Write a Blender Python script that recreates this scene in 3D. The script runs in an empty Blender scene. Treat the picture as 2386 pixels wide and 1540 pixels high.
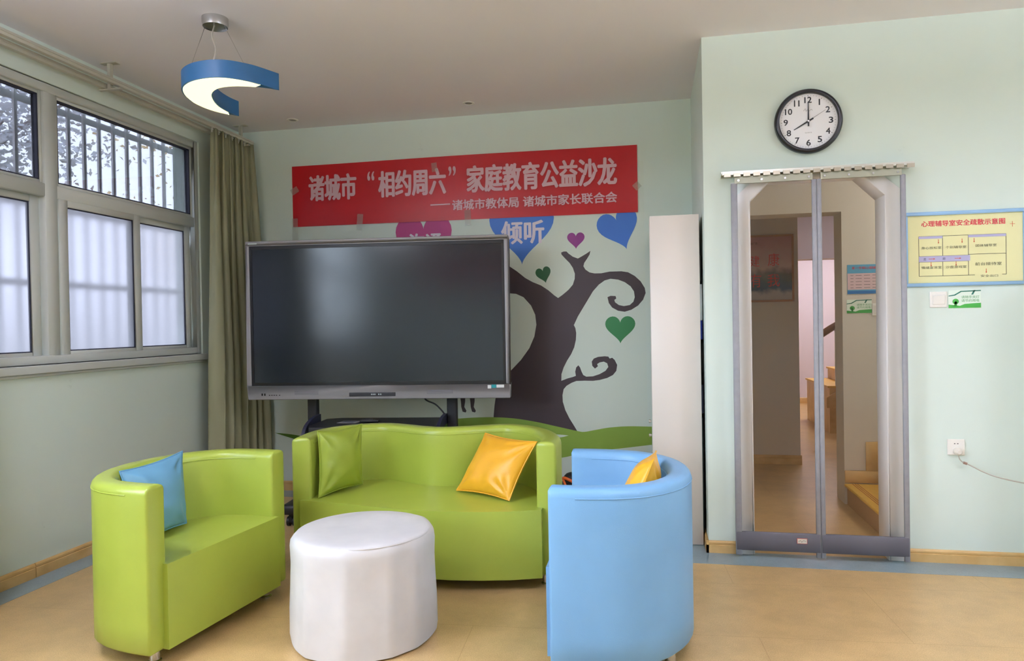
import bpy, bmesh, math, random
from mathutils import Vector, Matrix
random.seed(7)
S = bpy.context.scene
COL = S.collection

# ------------------------------------------------------------------ camera
CAM = Vector((0.0, 0.0, 1.33177)); FPX = 1639.664; PW, PH = 2386, 1540
CR = Vector((0.980969, 0.193391, -0.017333)); CU = Vector((0.015235, 0.012331, 0.999808)); CF = Vector((-0.193568, 0.981044, -0.00915))
cd = bpy.data.cameras.new('camera'); cam = bpy.data.objects.new('camera', cd); COL.objects.link(cam)
cd.sensor_fit = 'HORIZONTAL'; cd.sensor_width = 36.0; cd.lens = FPX / PW * 36.0; cd.clip_start = 0.05; cd.clip_end = 200
mw = Matrix.Identity(4)
for i in range(3):
    mw[i][0], mw[i][1], mw[i][2], mw[i][3] = CR[i], CU[i], -CF[i], CAM[i]
cam.matrix_world = mw
S.camera = cam

# ------------------------------------------------------------------ exposure, daylight, lamp and fill levels
S.view_settings.view_transform = 'Standard'; S.view_settings.look = 'None'
S.view_settings.exposure = 0.14; S.view_settings.gamma = 1.0; S.view_settings.use_curve_mapping = False
SKY = 29.0
w = bpy.data.worlds.new('sky'); S.world = w; w.use_nodes = True
nt = w.node_tree; nt.nodes.clear()
tc = nt.nodes.new('ShaderNodeTexCoord'); sx = nt.nodes.new('ShaderNodeSeparateXYZ'); rp = nt.nodes.new('ShaderNodeValToRGB')
bg = nt.nodes.new('ShaderNodeBackground'); wo = nt.nodes.new('ShaderNodeOutputWorld'); mr = nt.nodes.new('ShaderNodeMapRange')
mr.inputs['From Min'].default_value = -1; mr.inputs['From Max'].default_value = 1
nt.links.new(tc.outputs['Generated'], sx.inputs[0]); nt.links.new(sx.outputs['Z'], mr.inputs['Value']); nt.links.new(mr.outputs[0], rp.inputs[0])
e = rp.color_ramp.elements
e[0].position = 0.47; e[0].color = (0.16, 0.15, 0.13, 1); e[1].position = 0.53; e[1].color = (0.78, 0.88, 1.06, 1)
nt.links.new(rp.outputs[0], bg.inputs['Color']); bg.inputs['Strength'].default_value = SKY
nt.links.new(bg.outputs[0], wo.inputs['Surface'])
LED_NEAR, LED_ROOM, UP_FILL, HALL_FILL = 1.25, 34.0, 78.0, 15.0  # crescent lamp, unseen pendants, added glow on their tops, added hall fill
S.cycles.max_bounces = 16; S.cycles.diffuse_bounces = 8; S.cycles.transparent_max_bounces = 16

XL, XC, YB, YR, ZC = -3.306, 0.308, 5.297, 4.176, 2.95      # left wall, recess corner, back wall, door wall, ceiling
XE, YS = 3.9, -3.0                                          # right end and rear of the room

def portal(y0, y1, z0, z1):
    ld = bpy.data.lights.new('window_daylight', 'AREA'); ld.shape = 'RECTANGLE'; ld.size = z1 - z0; ld.size_y = y1 - y0
    ld.cycles.is_portal = True
    o = bpy.data.objects.new('window_daylight', ld); COL.objects.link(o)
    o.location = (XL - 0.14, (y0 + y1) / 2, (z0 + z1) / 2); o.rotation_euler = (0, -math.pi / 2, 0)
portal(2.1, 4.74, 1.15, 2.73); portal(-2.2, 1.75, 1.15, 2.73)

# ------------------------------------------------------------------ measuring helpers
def ray(x, y): return CF + CR * ((x - PW / 2) / FPX) - CU * ((y - PH / 2) / FPX)
def onY(x, y, Y):
    d = ray(x, y); return CAM + d * ((Y - CAM.y) / d.y)
def onZ(x, y, Z):
    d = ray(x, y); return CAM + d * ((Z - CAM.z) / d.z)

# ------------------------------------------------------------------ materials
MATS = {}
def lin(c):
    return tuple(((v / 255) / 12.92 if v / 255 <= 0.04045 else ((v / 255 + 0.055) / 1.055) ** 2.4) for v in c)
def mat(name, rgb, rough=0.6, metal=0.0, spec=0.5, noise=0.0, nscale=20.0, bump=0.0, bscale=60.0, emit=None, estr=0.0, coat=0.0, rgb2=None, detail=4.0):
    if name in MATS: return MATS[name]
    m = bpy.data.materials.new(name); m.use_nodes = True; N = m.node_tree.nodes; L = m.node_tree.links
    b = N['Principled BSDF']; c = lin(rgb)
    b.inputs['Base Color'].default_value = (*c, 1); b.inputs['Roughness'].default_value = rough; b.inputs['Metallic'].default_value = metal
    b.inputs['Specular IOR Level'].default_value = spec; b.inputs['Coat Weight'].default_value = coat
    tcn = N.new('ShaderNodeTexCoord')
    if noise > 0 or rgb2:
        n = N.new('ShaderNodeTexNoise'); n.inputs['Scale'].default_value = nscale; n.inputs['Detail'].default_value = detail
        L.new(tcn.outputs['Object'], n.inputs['Vector'])
        mx = N.new('ShaderNodeMix'); mx.data_type = 'RGBA'
        c2 = lin(rgb2) if rgb2 else tuple(v * (1 - noise) for v in c)
        r2 = N.new('ShaderNodeMapRange'); r2.inputs['From Min'].default_value = 0.35; r2.inputs['From Max'].default_value = 0.65
        L.new(n.outputs['Fac'], r2.inputs['Value']); L.new(r2.outputs[0], mx.inputs['Factor'])
        mx.inputs['A'].default_value = (*c, 1); mx.inputs['B'].default_value = (*c2, 1)
        L.new(mx.outputs['Result'], b.inputs['Base Color'])
    if bump > 0:
        n2 = N.new('ShaderNodeTexNoise'); n2.inputs['Scale'].default_value = bscale; n2.inputs['Detail'].default_value = 3
        L.new(tcn.outputs['Object'], n2.inputs['Vector'])
        bp = N.new('ShaderNodeBump'); bp.inputs['Strength'].default_value = bump; bp.inputs['Distance'].default_value = 0.01
        L.new(n2.outputs['Fac'], bp.inputs['Height']); L.new(bp.outputs[0], b.inputs['Normal'])
    if emit:
        b.inputs['Emission Color'].default_value = (*emit, 1); b.inputs['Emission Strength'].default_value = estr
    MATS[name] = m; return m
def clear(name, tint, gloss=0.06, rough=0.02, refr=None):
    if name in MATS: return MATS[name]
    m = bpy.data.materials.new(name); m.use_nodes = True; N = m.node_tree.nodes; L = m.node_tree.links; N.clear()
    o = N.new('ShaderNodeOutputMaterial'); t = N.new('ShaderNodeBsdfTransparent'); t.inputs[0].default_value = (*tint, 1)
    g = N.new('ShaderNodeBsdfGlossy'); g.inputs['Roughness'].default_value = rough; g.inputs[0].default_value = (1, 1, 1, 1)
    lw = N.new('ShaderNodeLayerWeight'); lw.inputs[0].default_value = 0.35
    ml = N.new('ShaderNodeMath'); ml.operation = 'MULTIPLY_ADD'; ml.inputs[1].default_value = 0.35; ml.inputs[2].default_value = gloss
    L.new(lw.outputs['Fresnel'], ml.inputs[0])
    mx = N.new('ShaderNodeMixShader'); L.new(ml.outputs[0], mx.inputs[0]); L.new(t.outputs[0], mx.inputs[1]); L.new(g.outputs[0], mx.inputs[2])
    L.new(mx.outputs[0], o.inputs['Surface']); MATS[name] = m; return m
def frosted(name, tint, rough):
    m = bpy.data.materials.new(name); m.use_nodes = True; N = m.node_tree.nodes; L = m.node_tree.links; N.clear()
    o = N.new('ShaderNodeOutputMaterial'); r = N.new('ShaderNodeBsdfRefraction'); r.inputs['Color'].default_value = (*tint, 1)
    r.inputs['Roughness'].default_value = rough; r.inputs['IOR'].default_value = 1.12
    t = N.new('ShaderNodeBsdfTranslucent'); t.inputs[0].default_value = (*tint, 1)
    mx = N.new('ShaderNodeMixShader'); mx.inputs[0].default_value = 0.35
    L.new(r.outputs[0], mx.inputs[1]); L.new(t.outputs[0], mx.inputs[2]); L.new(mx.outputs[0], o.inputs['Surface']); MATS[name] = m; return m

M_WALL = mat('wall_paint', (216, 229, 221), 0.75, noise=0.03, nscale=1.5, bump=0.03, bscale=180)
def scuffs(m):
    N = m.node_tree.nodes; L = m.node_tree.links; b = N['Principled BSDF']; src = b.inputs['Base Color'].links[0].from_socket
    tcn = N.new('ShaderNodeTexCoord'); n = N.new('ShaderNodeTexNoise'); n.inputs['Scale'].default_value = 5.5; n.inputs['Detail'].default_value = 7; n.inputs['Roughness'].default_value = 0.72
    r = N.new('ShaderNodeMapRange'); r.inputs['From Min'].default_value = 0.66; r.inputs['From Max'].default_value = 0.80; r.inputs['To Min'].default_value = 1.0; r.inputs['To Max'].default_value = 0.72
    mx = N.new('ShaderNodeMix'); mx.data_type = 'RGBA'; mx.blend_type = 'MULTIPLY'; mx.inputs['Factor'].default_value = 1
    L.new(tcn.outputs['Object'], n.inputs['Vector']); L.new(n.outputs['Fac'], r.inputs['Value']); L.new(src, mx.inputs['A']); L.new(r.outputs[0], mx.inputs['B']); L.new(mx.outputs['Result'], b.inputs['Base Color'])
scuffs(M_WALL)
M_CEIL = mat('ceiling_paint', (234, 230, 234), 0.85, noise=0.02, nscale=1.0)
M_WOOD = mat('beech_wood', (216, 180, 122), 0.45, rgb2=(200, 162, 102), nscale=9)
M_WHITE = mat('white_upvc', (196, 200, 196), 0.35)
M_CASE = mat('white_casing', (236, 234, 234), 0.4)
M_BLACK = mat('black_powder_coat', (28, 29, 34), 0.5)
M_CHROME = mat('brushed_metal', (205, 205, 205), 0.22, metal=1.0)
M_STEEL = mat('stainless_steel', (205, 205, 195), 0.3, metal=1.0)
M_GASKET = mat('dark_rubber', (38, 40, 58), 0.6)

def floor_mat(name, c1, c2, seams=True):
    m = mat(name, c1, 0.36, rgb2=c2, nscale=260, detail=2.0, bump=0.05, bscale=90, spec=0.5)
    N = m.node_tree.nodes; L = m.node_tree.links; b = N['Principled BSDF']; b.inputs['Roughness'].default_value = 0.30
    src = b.inputs['Base Color'].links[0].from_socket
    tcn = N.new('ShaderNodeTexCoord')
    n = N.new('ShaderNodeTexNoise'); n.inputs['Scale'].default_value = 6; n.inputs['Detail'].default_value = 6; n.inputs['Roughness'].default_value = 0.7
    L.new(tcn.outputs['Object'], n.inputs['Vector'])
    r2 = N.new('ShaderNodeMapRange'); r2.inputs['From Min'].default_value = 0.3; r2.inputs['From Max'].default_value = 0.62
    r2.inputs['To Min'].default_value = 0.80; r2.inputs['To Max'].default_value = 1.0
    L.new(n.outputs['Fac'], r2.inputs['Value'])
    mx = N.new('ShaderNodeMix'); mx.data_type = 'RGBA'; mx.blend_type = 'MULTIPLY'; mx.inputs['Factor'].default_value = 1
    L.new(src, mx.inputs['A']); L.new(r2.outputs[0], mx.inputs['B'])
    out = mx.outputs['Result']
    if seams:
        br = N.new('ShaderNodeTexBrick'); br.offset = 0.5; br.inputs['Scale'].default_value = 1.0
        br.inputs['Brick Width'].default_value = 1.22; br.inputs['Row Height'].default_value = 0.61; br.inputs['Mortar Size'].default_value = 0.0015
        br.inputs['Color1'].default_value = br.inputs['Color2'].default_value = (1, 1, 1, 1); br.inputs['Mortar'].default_value = (0.78, 0.74, 0.68, 1)
        mp = N.new('ShaderNodeMapping'); mp.inputs['Rotation'].default_value = (0, 0, -0.06)
        L.new(tcn.outputs['Object'], mp.inputs[0]); L.new(mp.outputs[0], br.inputs['Vector'])
        m2 = N.new('ShaderNodeMix'); m2.data_type = 'RGBA'; m2.blend_type = 'MULTIPLY'; m2.inputs['Factor'].default_value = 1
        L.new(out, m2.inputs['A']); L.new(br.outputs['Color'], m2.inputs['B']); out = m2.outputs['Result']
    L.new(out, b.inputs['Base Color']); return m
M_FLOOR = floor_mat('beige_linoleum', (212, 180, 128), (188, 154, 102))
M_BLUEFLOOR = floor_mat('blue_grey_linoleum', (150, 168, 176), (132, 154, 164), False)

def leather(name, rgb, rough=0.34):
    m = mat(name, rgb, rough, noise=0.10, nscale=3.0, bump=0.06, bscale=240, spec=0.5)
    return m
M_GREEN = leather('lime_green_leatherette', (164, 180, 72), 0.30)
M_GREEN2 = leather('lime_green_cushion', (146, 164, 56), 0.36)
M_BLUE = leather('sky_blue_leatherette', (120, 170, 214), 0.42)
M_BLUE2 = leather('dusty_blue_leatherette', (104, 158, 190), 0.42)
M_YELLOW = leather('amber_leatherette', (240, 176, 44), 0.36)
M_POUF = mat('white_leatherette', (216, 213, 214), 0.42, rgb2=(204, 202, 204), nscale=5, bump=0.08, bscale=14)

# ------------------------------------------------------------------ mesh helpers
def link(o, parent=None):
    COL.objects.link(o)
    if parent: o.parent = parent
    return o
def obj(name, bm, m, parent=None, smooth=False, bevel=0.0, seg=2, angle=40):
    bmesh.ops.remove_doubles(bm, verts=bm.verts, dist=1e-6)
    bmesh.ops.recalc_face_normals(bm, faces=bm.faces)
    me = bpy.data.meshes.new(name); bm.to_mesh(me); bm.free()
    ms = m if isinstance(m, (list, tuple)) else [m]
    for x in ms: me.materials.append(x)
    o = bpy.data.objects.new(name, me); link(o, parent)
    if smooth:
        for p in me.polygons: p.use_smooth = True
        try: me.set_sharp_from_angle(angle=math.radians(angle))
        except Exception: pass
    if bevel > 0:
        b = o.modifiers.new('bevel', 'BEVEL'); b.width = bevel; b.segments = seg; b.limit_method = 'ANGLE'; b.angle_limit = math.radians(angle)
        b.harden_normals = False
        for p in me.polygons: p.use_smooth = True
        if seg > 1:
            wn = o.modifiers.new('wn', 'WEIGHTED_NORMAL'); wn.keep_sharp = True
    return o
def tag(o, label=None, cat=None, group=None, kind=None):
    if label: o['label'] = label
    if cat: o['category'] = cat
    if group: o['group'] = group
    if kind: o['kind'] = kind
    return o
def thing(name, label, cat, loc=(0, 0, 0), rz=0.0, group=None):
    o = bpy.data.objects.new(name, None); o.empty_display_size = 0.1; COL.objects.link(o)
    o.location = loc; o.rotation_euler = (0, 0, rz)
    return tag(o, label, cat, group)
def struct(name, bm, m, parent=None, **k):
    o = obj(name, bm, m, parent, **k)
    if not parent: o['kind'] = 'structure'
    return o
def box(bm, x0, x1, y0, y1, z0, z1, M=None, mi=0):
    vs = [bm.verts.new(p) for p in ((x0, y0, z0), (x1, y0, z0), (x1, y1, z0), (x0, y1, z0), (x0, y0, z1), (x1, y0, z1), (x1, y1, z1), (x0, y1, z1))]
    if M:
        for v in vs: v.co = M @ v.co
    for f in ((0, 3, 2, 1), (4, 5, 6, 7), (0, 1, 5, 4), (1, 2, 6, 5), (2, 3, 7, 6), (3, 0, 4, 7)):
        bm.faces.new([vs[i] for i in f]).material_index = mi
    return vs
def B(*a):
    bm = bmesh.new(); box(bm, *a); return bm
def prism(bm, pts, axis, a, b, mi=0):
    """polygon pts extruded along axis ('x': pts=(y,z), 'y': pts=(x,z), 'z': pts=(x,y)) from a to b"""
    def P(p, t): return {'x': (t, p[0], p[1]), 'y': (p[0], t, p[1]), 'z': (p[0], p[1], t)}[axis]
    v0 = [bm.verts.new(P(p, a)) for p in pts]; v1 = [bm.verts.new(P(p, b)) for p in pts]; n = len(pts)
    f = [bm.faces.new(v0), bm.faces.new(list(reversed(v1)))]
    for i in range(n): f.append(bm.faces.new((v0[i], v0[(i + 1) % n], v1[(i + 1) % n], v1[i])))
    for q in f: q.material_index = mi; q.normal_update()
    bmesh.ops.triangulate(bm, faces=[q for q in f[:2] if len(q.verts) > 4], ngon_method='EAR_CLIP')
def sheet(pts, y, t=0.0006):
    """thin print on a wall that faces -Y; pts=(x,z)"""
    bm = bmesh.new(); prism(bm, pts, 'y', y - t, y); return bm
def tube(bm, pts, r, n=10, caps=True):
    pts = [Vector(p) for p in pts]; rings = []; up = None
    for i, p in enumerate(pts):
        d = (pts[min(i + 1, len(pts) - 1)] - pts[max(i - 1, 0)]).normalized()
        if up is None: up = Vector((0, 0, 1)) if abs(d.z) < 0.9 else Vector((1, 0, 0))
        u = d.cross(up).normalized(); v = u.cross(d).normalized(); up = v
        rr = r[i] if isinstance(r, (list, tuple)) else r
        rings.append([bm.verts.new(p + (u * math.cos(a) + v * math.sin(a)) * rr) for a in (2 * math.pi * k / n for k in range(n))])
    for a, b in zip(rings, rings[1:]):
        for k in range(n): bm.faces.new((a[k], a[(k + 1) % n], b[(k + 1) % n], b[k]))
    if caps:
        bm.faces.new(list(reversed(rings[0]))); bm.faces.new(rings[-1])
def lathe(bm, prof, cx, cy, cz=0.0, n=48, M=None):
    rings = []
    for r, z in prof:
        if r < 1e-6: rings.append([bm.verts.new((cx, cy, cz + z))])
        else: rings.append([bm.verts.new((cx + r * math.cos(2 * math.pi * k / n), cy + r * math.sin(2 * math.pi * k / n), cz + z)) for k in range(n)])
    for a, b in zip(rings, rings[1:]):
        for k in range(n):
            k2 = (k + 1) % n
            if len(a) == 1 and len(b) == 1: continue
            if len(a) == 1: bm.faces.new((a[0], b[k], b[k2]))
            elif len(b) == 1: bm.faces.new((a[k], b[0], a[k2]))
            else: bm.faces.new((a[k], a[k2], b[k2], b[k]))
    if M:
        for v in bm.verts: v.co = M @ v.co
def spline(pts, n=8, closed=False):
    P = [Vector(p) for p in pts]; out = []; m = len(P)
    for i in range(m if closed else m - 1):
        if closed: a, b, c, d = P[i - 1], P[i], P[(i + 1) % m], P[(i + 2) % m]
        else: a, b, c, d = P[max(i - 1, 0)], P[i], P[i + 1], P[min(i + 2, m - 1)]
        for k in range(n):
            t = k / n
            out.append(0.5 * ((2 * b) + (c - a) * t + (2 * a - 5 * b + 4 * c - d) * t * t + (3 * b - a - 3 * c + d) * t ** 3))
    if not closed: out.append(P[-1])
    return out
def text(name, s, m, parent, x0, x1, z0, z1, Y, t=0.0008, bold=0.0, loc=None):
    """lettering fitted to a rectangle on a wall facing -Y"""
    cu = bpy.data.curves.new('lettering', 'FONT'); cu.body = s; cu.resolution_u = 3
    o = bpy.data.objects.new('lettering', cu); COL.objects.link(o)
    dg = bpy.context.evaluated_depsgraph_get(); dg.update()
    me = bpy.data.meshes.new_from_object(o.evaluated_get(dg)); bpy.data.objects.remove(o)
    xs = [v.co.x for v in me.vertices]; ys = [v.co.y for v in me.vertices]
    if not xs: return None
    bm = bmesh.new(); bm.from_mesh(me); bpy.data.meshes.remove(me)
    ax, bx, ay, by = min(xs), max(xs), min(ys), max(ys)
    bw = bold * (z1 - z0)      # heavier strokes: the same glyphs laid over each other, slightly shifted
    for v in bm.verts:
        v.co = Vector((x0 + bw + (v.co.x - ax) / max(bx - ax, 1e-6) * (x1 - x0 - 2 * bw), Y, z0 + bw + (v.co.y - ay) / max(by - ay, 1e-6) * (z1 - z0 - 2 * bw)))
    if bold > 0:
        src = bm.copy(); tmp = bpy.data.meshes.new('t'); src.to_mesh(tmp); src.free()
        for i, (dx, dz) in enumerate(((1, 0), (-1, 0), (0.5, 0.7), (-0.5, 0.7), (0.5, -0.7), (-0.5, -0.7))):
            k0 = len(bm.verts); bm.from_mesh(tmp); bm.verts.ensure_lookup_table()
            for v in bm.verts[k0:]: v.co += Vector((dx * bw, -0.00002 * (i + 1), dz * bw))
        bpy.data.meshes.remove(tmp)
    me = bpy.data.meshes.new(name); bm.to_mesh(me); bm.free(); me.materials.append(m)
    q = bpy.data.objects.new(name, me); link(q, parent)
    return q
def merge_text(name, parts, m, parent):
    """several pieces of lettering of one panel joined into one mesh"""
    bm = bmesh.new()
    for a in parts:
        q = text('lettering', *a[:1], m, None, *a[1:])
        if q:
            bm.from_mesh(q.data); bpy.data.objects.remove(q)
    me = bpy.data.meshes.new(name); bm.to_mesh(me); bm.free(); me.materials.append(m)
    return link(bpy.data.objects.new(name, me), parent)

# ================================================================== the room
fl = B(XL - 0.3, XE + 0.3, YS - 0.3, 13.0, -0.12, 0.0)
FLOOR = struct('floor', fl, M_FLOOR)
bm = bmesh.new()
box(bm, XL, -3.142, YS, YB, 0.0, 0.0012); box(bm, -3.142, XC, 5.09, YB, 0.0, 0.0012)
box(bm, 0.14, XC + 0.0, 3.975, 5.09, 0.0, 0.0012); box(bm, XC, XE, 3.975, YR + 0.02, 0.0, 0.0012)
obj('border_strip', bm, M_BLUEFLOOR, FLOOR)['label'] = 'blue grey linoleum border along the walls'
struct('ceiling', B(XL - 0.3, XE + 0.3, YS - 0.3, YB + 0.2, ZC, ZC + 0.15), M_CEIL)
# left wall with two window openings
W1, W2, WZ0, WZ1 = (2.10, 4.74), (-2.2, 1.75), 1.15, 2.735
bm = bmesh.new(); t0 = XL - 0.22
box(bm, t0, XL, YS - 0.2, YB + 0.2, -0.1, WZ0); box(bm, t0, XL, YS - 0.2, YB + 0.2, WZ1, ZC)
box(bm, t0, XL, YS - 0.2, W2[0], WZ0, WZ1); box(bm, t0, XL, W2[1], W1[0], WZ0, WZ1); box(bm, t0, XL, W1[1], YB + 0.2, WZ0, WZ1)
struct('wall_left', bm, M_WALL)
struct('wall_back', B(XL, XC + 0.15, YB, YB + 0.2, -0.1, ZC), M_WALL)
struct('wall_recess', B(XC, XC + 0.15, YR + 0.15, YB, -0.1, ZC), M_WALL)
# door wall with the chamfered opening
DX0, DX1, DZ, CH = 0.548, 1.272, 2.13, 0.125
bm = bmesh.new()
prism(bm, [(XC, -0.1), (DX0, -0.1), (DX0, DZ - CH), (DX0 + CH, DZ), ((DX0 + DX1) / 2, DZ), ((DX0 + DX1) / 2, ZC), (XC, ZC)], 'y', YR, YR + 0.15)
prism(bm, [(XE, -0.1), (DX1, -0.1), (DX1, DZ - CH), (DX1 - CH, DZ), ((DX0 + DX1) / 2, DZ), ((DX0 + DX1) / 2, ZC), (XE, ZC)], 'y', YR, YR + 0.15)
struct('wall_door', bm, M_WALL)
struct('wall_rear', B(XL, XE, YS - 0.2, YS, -0.1, ZC), M_WALL)
struct('wall_right', B(XE, XE + 0.2, YS - 0.2, YR + 0.3, -0.1, ZC), M_WALL)
# door casing (white chamfered arch)
c = 0.066; k = c * math.tan(math.radians(22.5))
bm = bmesh.new()
inn = [(DX0, 0), (DX0, DZ - CH), (DX0 + CH, DZ), (DX1 - CH, DZ), (DX1, DZ - CH), (DX1, 0)]
outp = [(DX0 - c, 0), (DX0 - c, DZ - CH + k), (DX0 + CH - k, DZ + c * 0.7), (DX1 - CH + k, DZ + c * 0.7), (DX1 + c, DZ - CH + k), (DX1 + c, 0)]
for i in range(5):
    prism(bm, [inn[i], inn[i + 1], outp[i + 1], outp[i]], 'y', YR - 0.014, YR)
    a, b_ = inn[i], inn[i + 1]      # lining of the reveal
    d = Vector((b_[0] - a[0], b_[1] - a[1])).normalized(); nrm = Vector((d.y, -d.x)) * 0.012
    prism(bm, [a, b_, (b_[0] + nrm.x, b_[1] + nrm.y), (a[0] + nrm.x, a[1] + nrm.y)], 'y', YR - 0.014, YR + 0.16)
struct('door_1', bm, M_CASE, bevel=0.003, seg=1)

# baseboards: profile with a grooved lip
def baseboard(name, p0, p1, nrm, h=0.078, ends=0.0):
    p0, p1, nrm = Vector(p0), Vector(p1), Vector(nrm)
    prof = [(0, 0), (0.014, 0), (0.014, h * 0.66), (0.010, h * 0.70), (0.013, h * 0.76), (0.013, h * 0.88), (0.007, h), (0, h)]
    bm = bmesh.new(); r = []
    for p in (p0, p1): r.append([bm.verts.new((p.x + nrm.x * d, p.y + nrm.y * d, z)) for d, z in prof])
    n = len(prof)
    for i in range(n): bm.faces.new((r[0][i], r[0][(i + 1) % n], r[1][(i + 1) % n], r[1][i]))
    bm.faces.new(r[0]); bm.faces.new(list(reversed(r[1])))
    o = struct(name, bm, M_WOOD); return o
baseboard('baseboard_left', (XL, 3.233), (XL, YB), (1, 0))
baseboard('baseboard_front', (XL, YS), (XL, 3.228), (1, 0))
baseboard('baseboard_back', (XL, YB), (XC, YB), (0, -1))
baseboard('baseboard_recess', (XC, YR - 0.014), (XC, YB), (-1, 0), 0.07)
baseboard('baseboard_door', (XC - 0.014, YR), (DX0 - c, YR), (0, -1), 0.07)
baseboard('baseboard_right', (DX1 + c, YR), (XE, YR), (0, -1), 0.07)

# ------------------------------------------------------------------ windows
M_GLASS = clear('tinted_window_glass', (0.225, 0.225, 0.235), 0.02)
M_CLEAR = clear('clear_window_glass', (0.92, 0.95, 0.95))
M_FROST = frosted('frosted_window_glass', (0.235, 0.233, 0.246), 0.42)
def frame_ring(bm, x0, x1, y0, y1, z0, z1, wy, wz):
    box(bm, x0, x1, y0, y0 + wy, z0, z1); box(bm, x0, x1, y1 - wy, y1, z0, z1)
    box(bm, x0, x1, y0 + wy, y1 - wy, z0, z0 + wz); box(bm, x0, x1, y0 + wy, y1 - wy, z1 - wz, z1)
def window(name, y0, y1, bays, lower, upper, detail=True):
    bm = bmesh.new(); xa, xb = XL - 0.10, XL - 0.012
    frame_ring(bm, xa, xb, y0, y1, WZ0, WZ1, 0.045, 0.05)
    for y in bays[1:-1]: box(bm, xa + 0.001, xb - 0.004, y - 0.042, y + 0.042, WZ0 + 0.001, WZ1 - 0.001)
    for a, b in zip(bays, bays[1:]): box(bm, xa + 0.003, xb - 0.007, a + 0.002, b - 0.002, 2.095, 2.168)
    win = struct(name, bm, M_WHITE, bevel=0.004, seg=1)
    for a, b in zip(bays, bays[1:]):
        a2 = a + (0.042 if a != y0 else 0.045); b2 = b - (0.042 if b != y1 else 0.045)
        # upper fixed light
        bm = bmesh.new(); frame_ring(bm, XL - 0.075, XL - 0.03, a2, b2, 2.168, WZ1 - 0.05, 0.022, 0.018)
        fx = obj('glazing_bead', bm, M_WHITE, win, bevel=0.003, seg=1)
        bm = bmesh.new(); frame_ring(bm, XL - 0.0655, XL - 0.034, a2 + 0.022, b2 - 0.022, 2.186, WZ1 - 0.068, 0.007, 0.007)
        obj('seal', bm, M_GASKET, fx)
        obj('pane', B(XL - 0.056, XL - 0.052, a2 + 0.02, b2 - 0.02, 2.184, WZ1 - 0.066), upper, fx)
        # two sliding sashes; the one on the room side overlaps the other
        mid = (a2 + b2) / 2 + 0.02
        for (s0, s1, xs) in ((a2 + 0.012, mid + 0.035, XL - 0.05), (mid - 0.035, b2 - 0.004, XL - 0.082)):
            bm = bmesh.new(); frame_ring(bm, xs, xs + 0.028, s0, s1, 1.178, 2.10, 0.062, 0.042)
            sh = obj('sash', bm, M_WHITE, win, bevel=0.004, seg=1)
            bm = bmesh.new(); frame_ring(bm, xs + 0.009, xs + 0.021, s0 + 0.062, s1 - 0.062, 1.22, 2.058, 0.006, 0.006)
            obj('seal', bm, M_GASKET, sh)
            obj('pane', B(xs + 0.012, xs + 0.016, s0 + 0.06, s1 - 0.06, 1.218, 2.06), lower, sh)
    bm = bmesh.new(); box(bm, XL - 0.02, XL + 0.035, y0 - 0.05, y1 + 0.02, 1.105, 1.15); box(bm, XL - 0.02, XL + 0.02, y0 - 0.05, y1 + 0.02, 1.088, 1.105)
    obj('window_sill', bm, M_WHITE, win, bevel=0.006)
    return win
window('window_1', 2.10, 4.74, (2.10, 3.42, 4.74), M_FROST, M_GLASS)
window('window_2', -2.2, 1.75, (-2.2, -0.885, 0.43, 1.75), M_CLEAR, M_CLEAR)

# security grille outside window_1
M_GRILLE = mat('grey_painted_iron', (226, 224, 228), 0.5)
g = thing('window_grille', 'grey iron bar grille outside the window with frosted panes', 'grille', (XL - 0.32, 3.5, 0))
bm = bmesh.new(); y = -1.55
while y < 2.2:
    box(bm, -0.008, 0.008, y - 0.011, y + 0.011, 1.10, 2.80); y += 0.128
obj('bars', bm, M_GRILLE, g)
bm = bmesh.new()
for z in (1.12, 1.63, 2.10, 2.72): box(bm, -0.02, -0.008, -1.6, 2.2, z - 0.02, z + 0.02)
obj('cross_rails', bm, M_GRILLE, g)
for z in (1.12, 2.72):
    for yy in (-1.5, 1.6): obj('wall_bracket', B(0.008, 0.100, yy, yy + 0.02, z - 0.01, z + 0.01), M_GRILLE, g)
bm = bmesh.new(); tube(bm, [(XL - 0.62, 5.62, 0.0), (XL - 0.62, 5.62, 3.4)], 0.055, 16)
tag(obj('drainpipe', bm, mat('blue_plastic', (70, 130, 200), 0.4), smooth=True), 'blue drainpipe outside the right end of the barred window', 'pipe')

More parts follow.
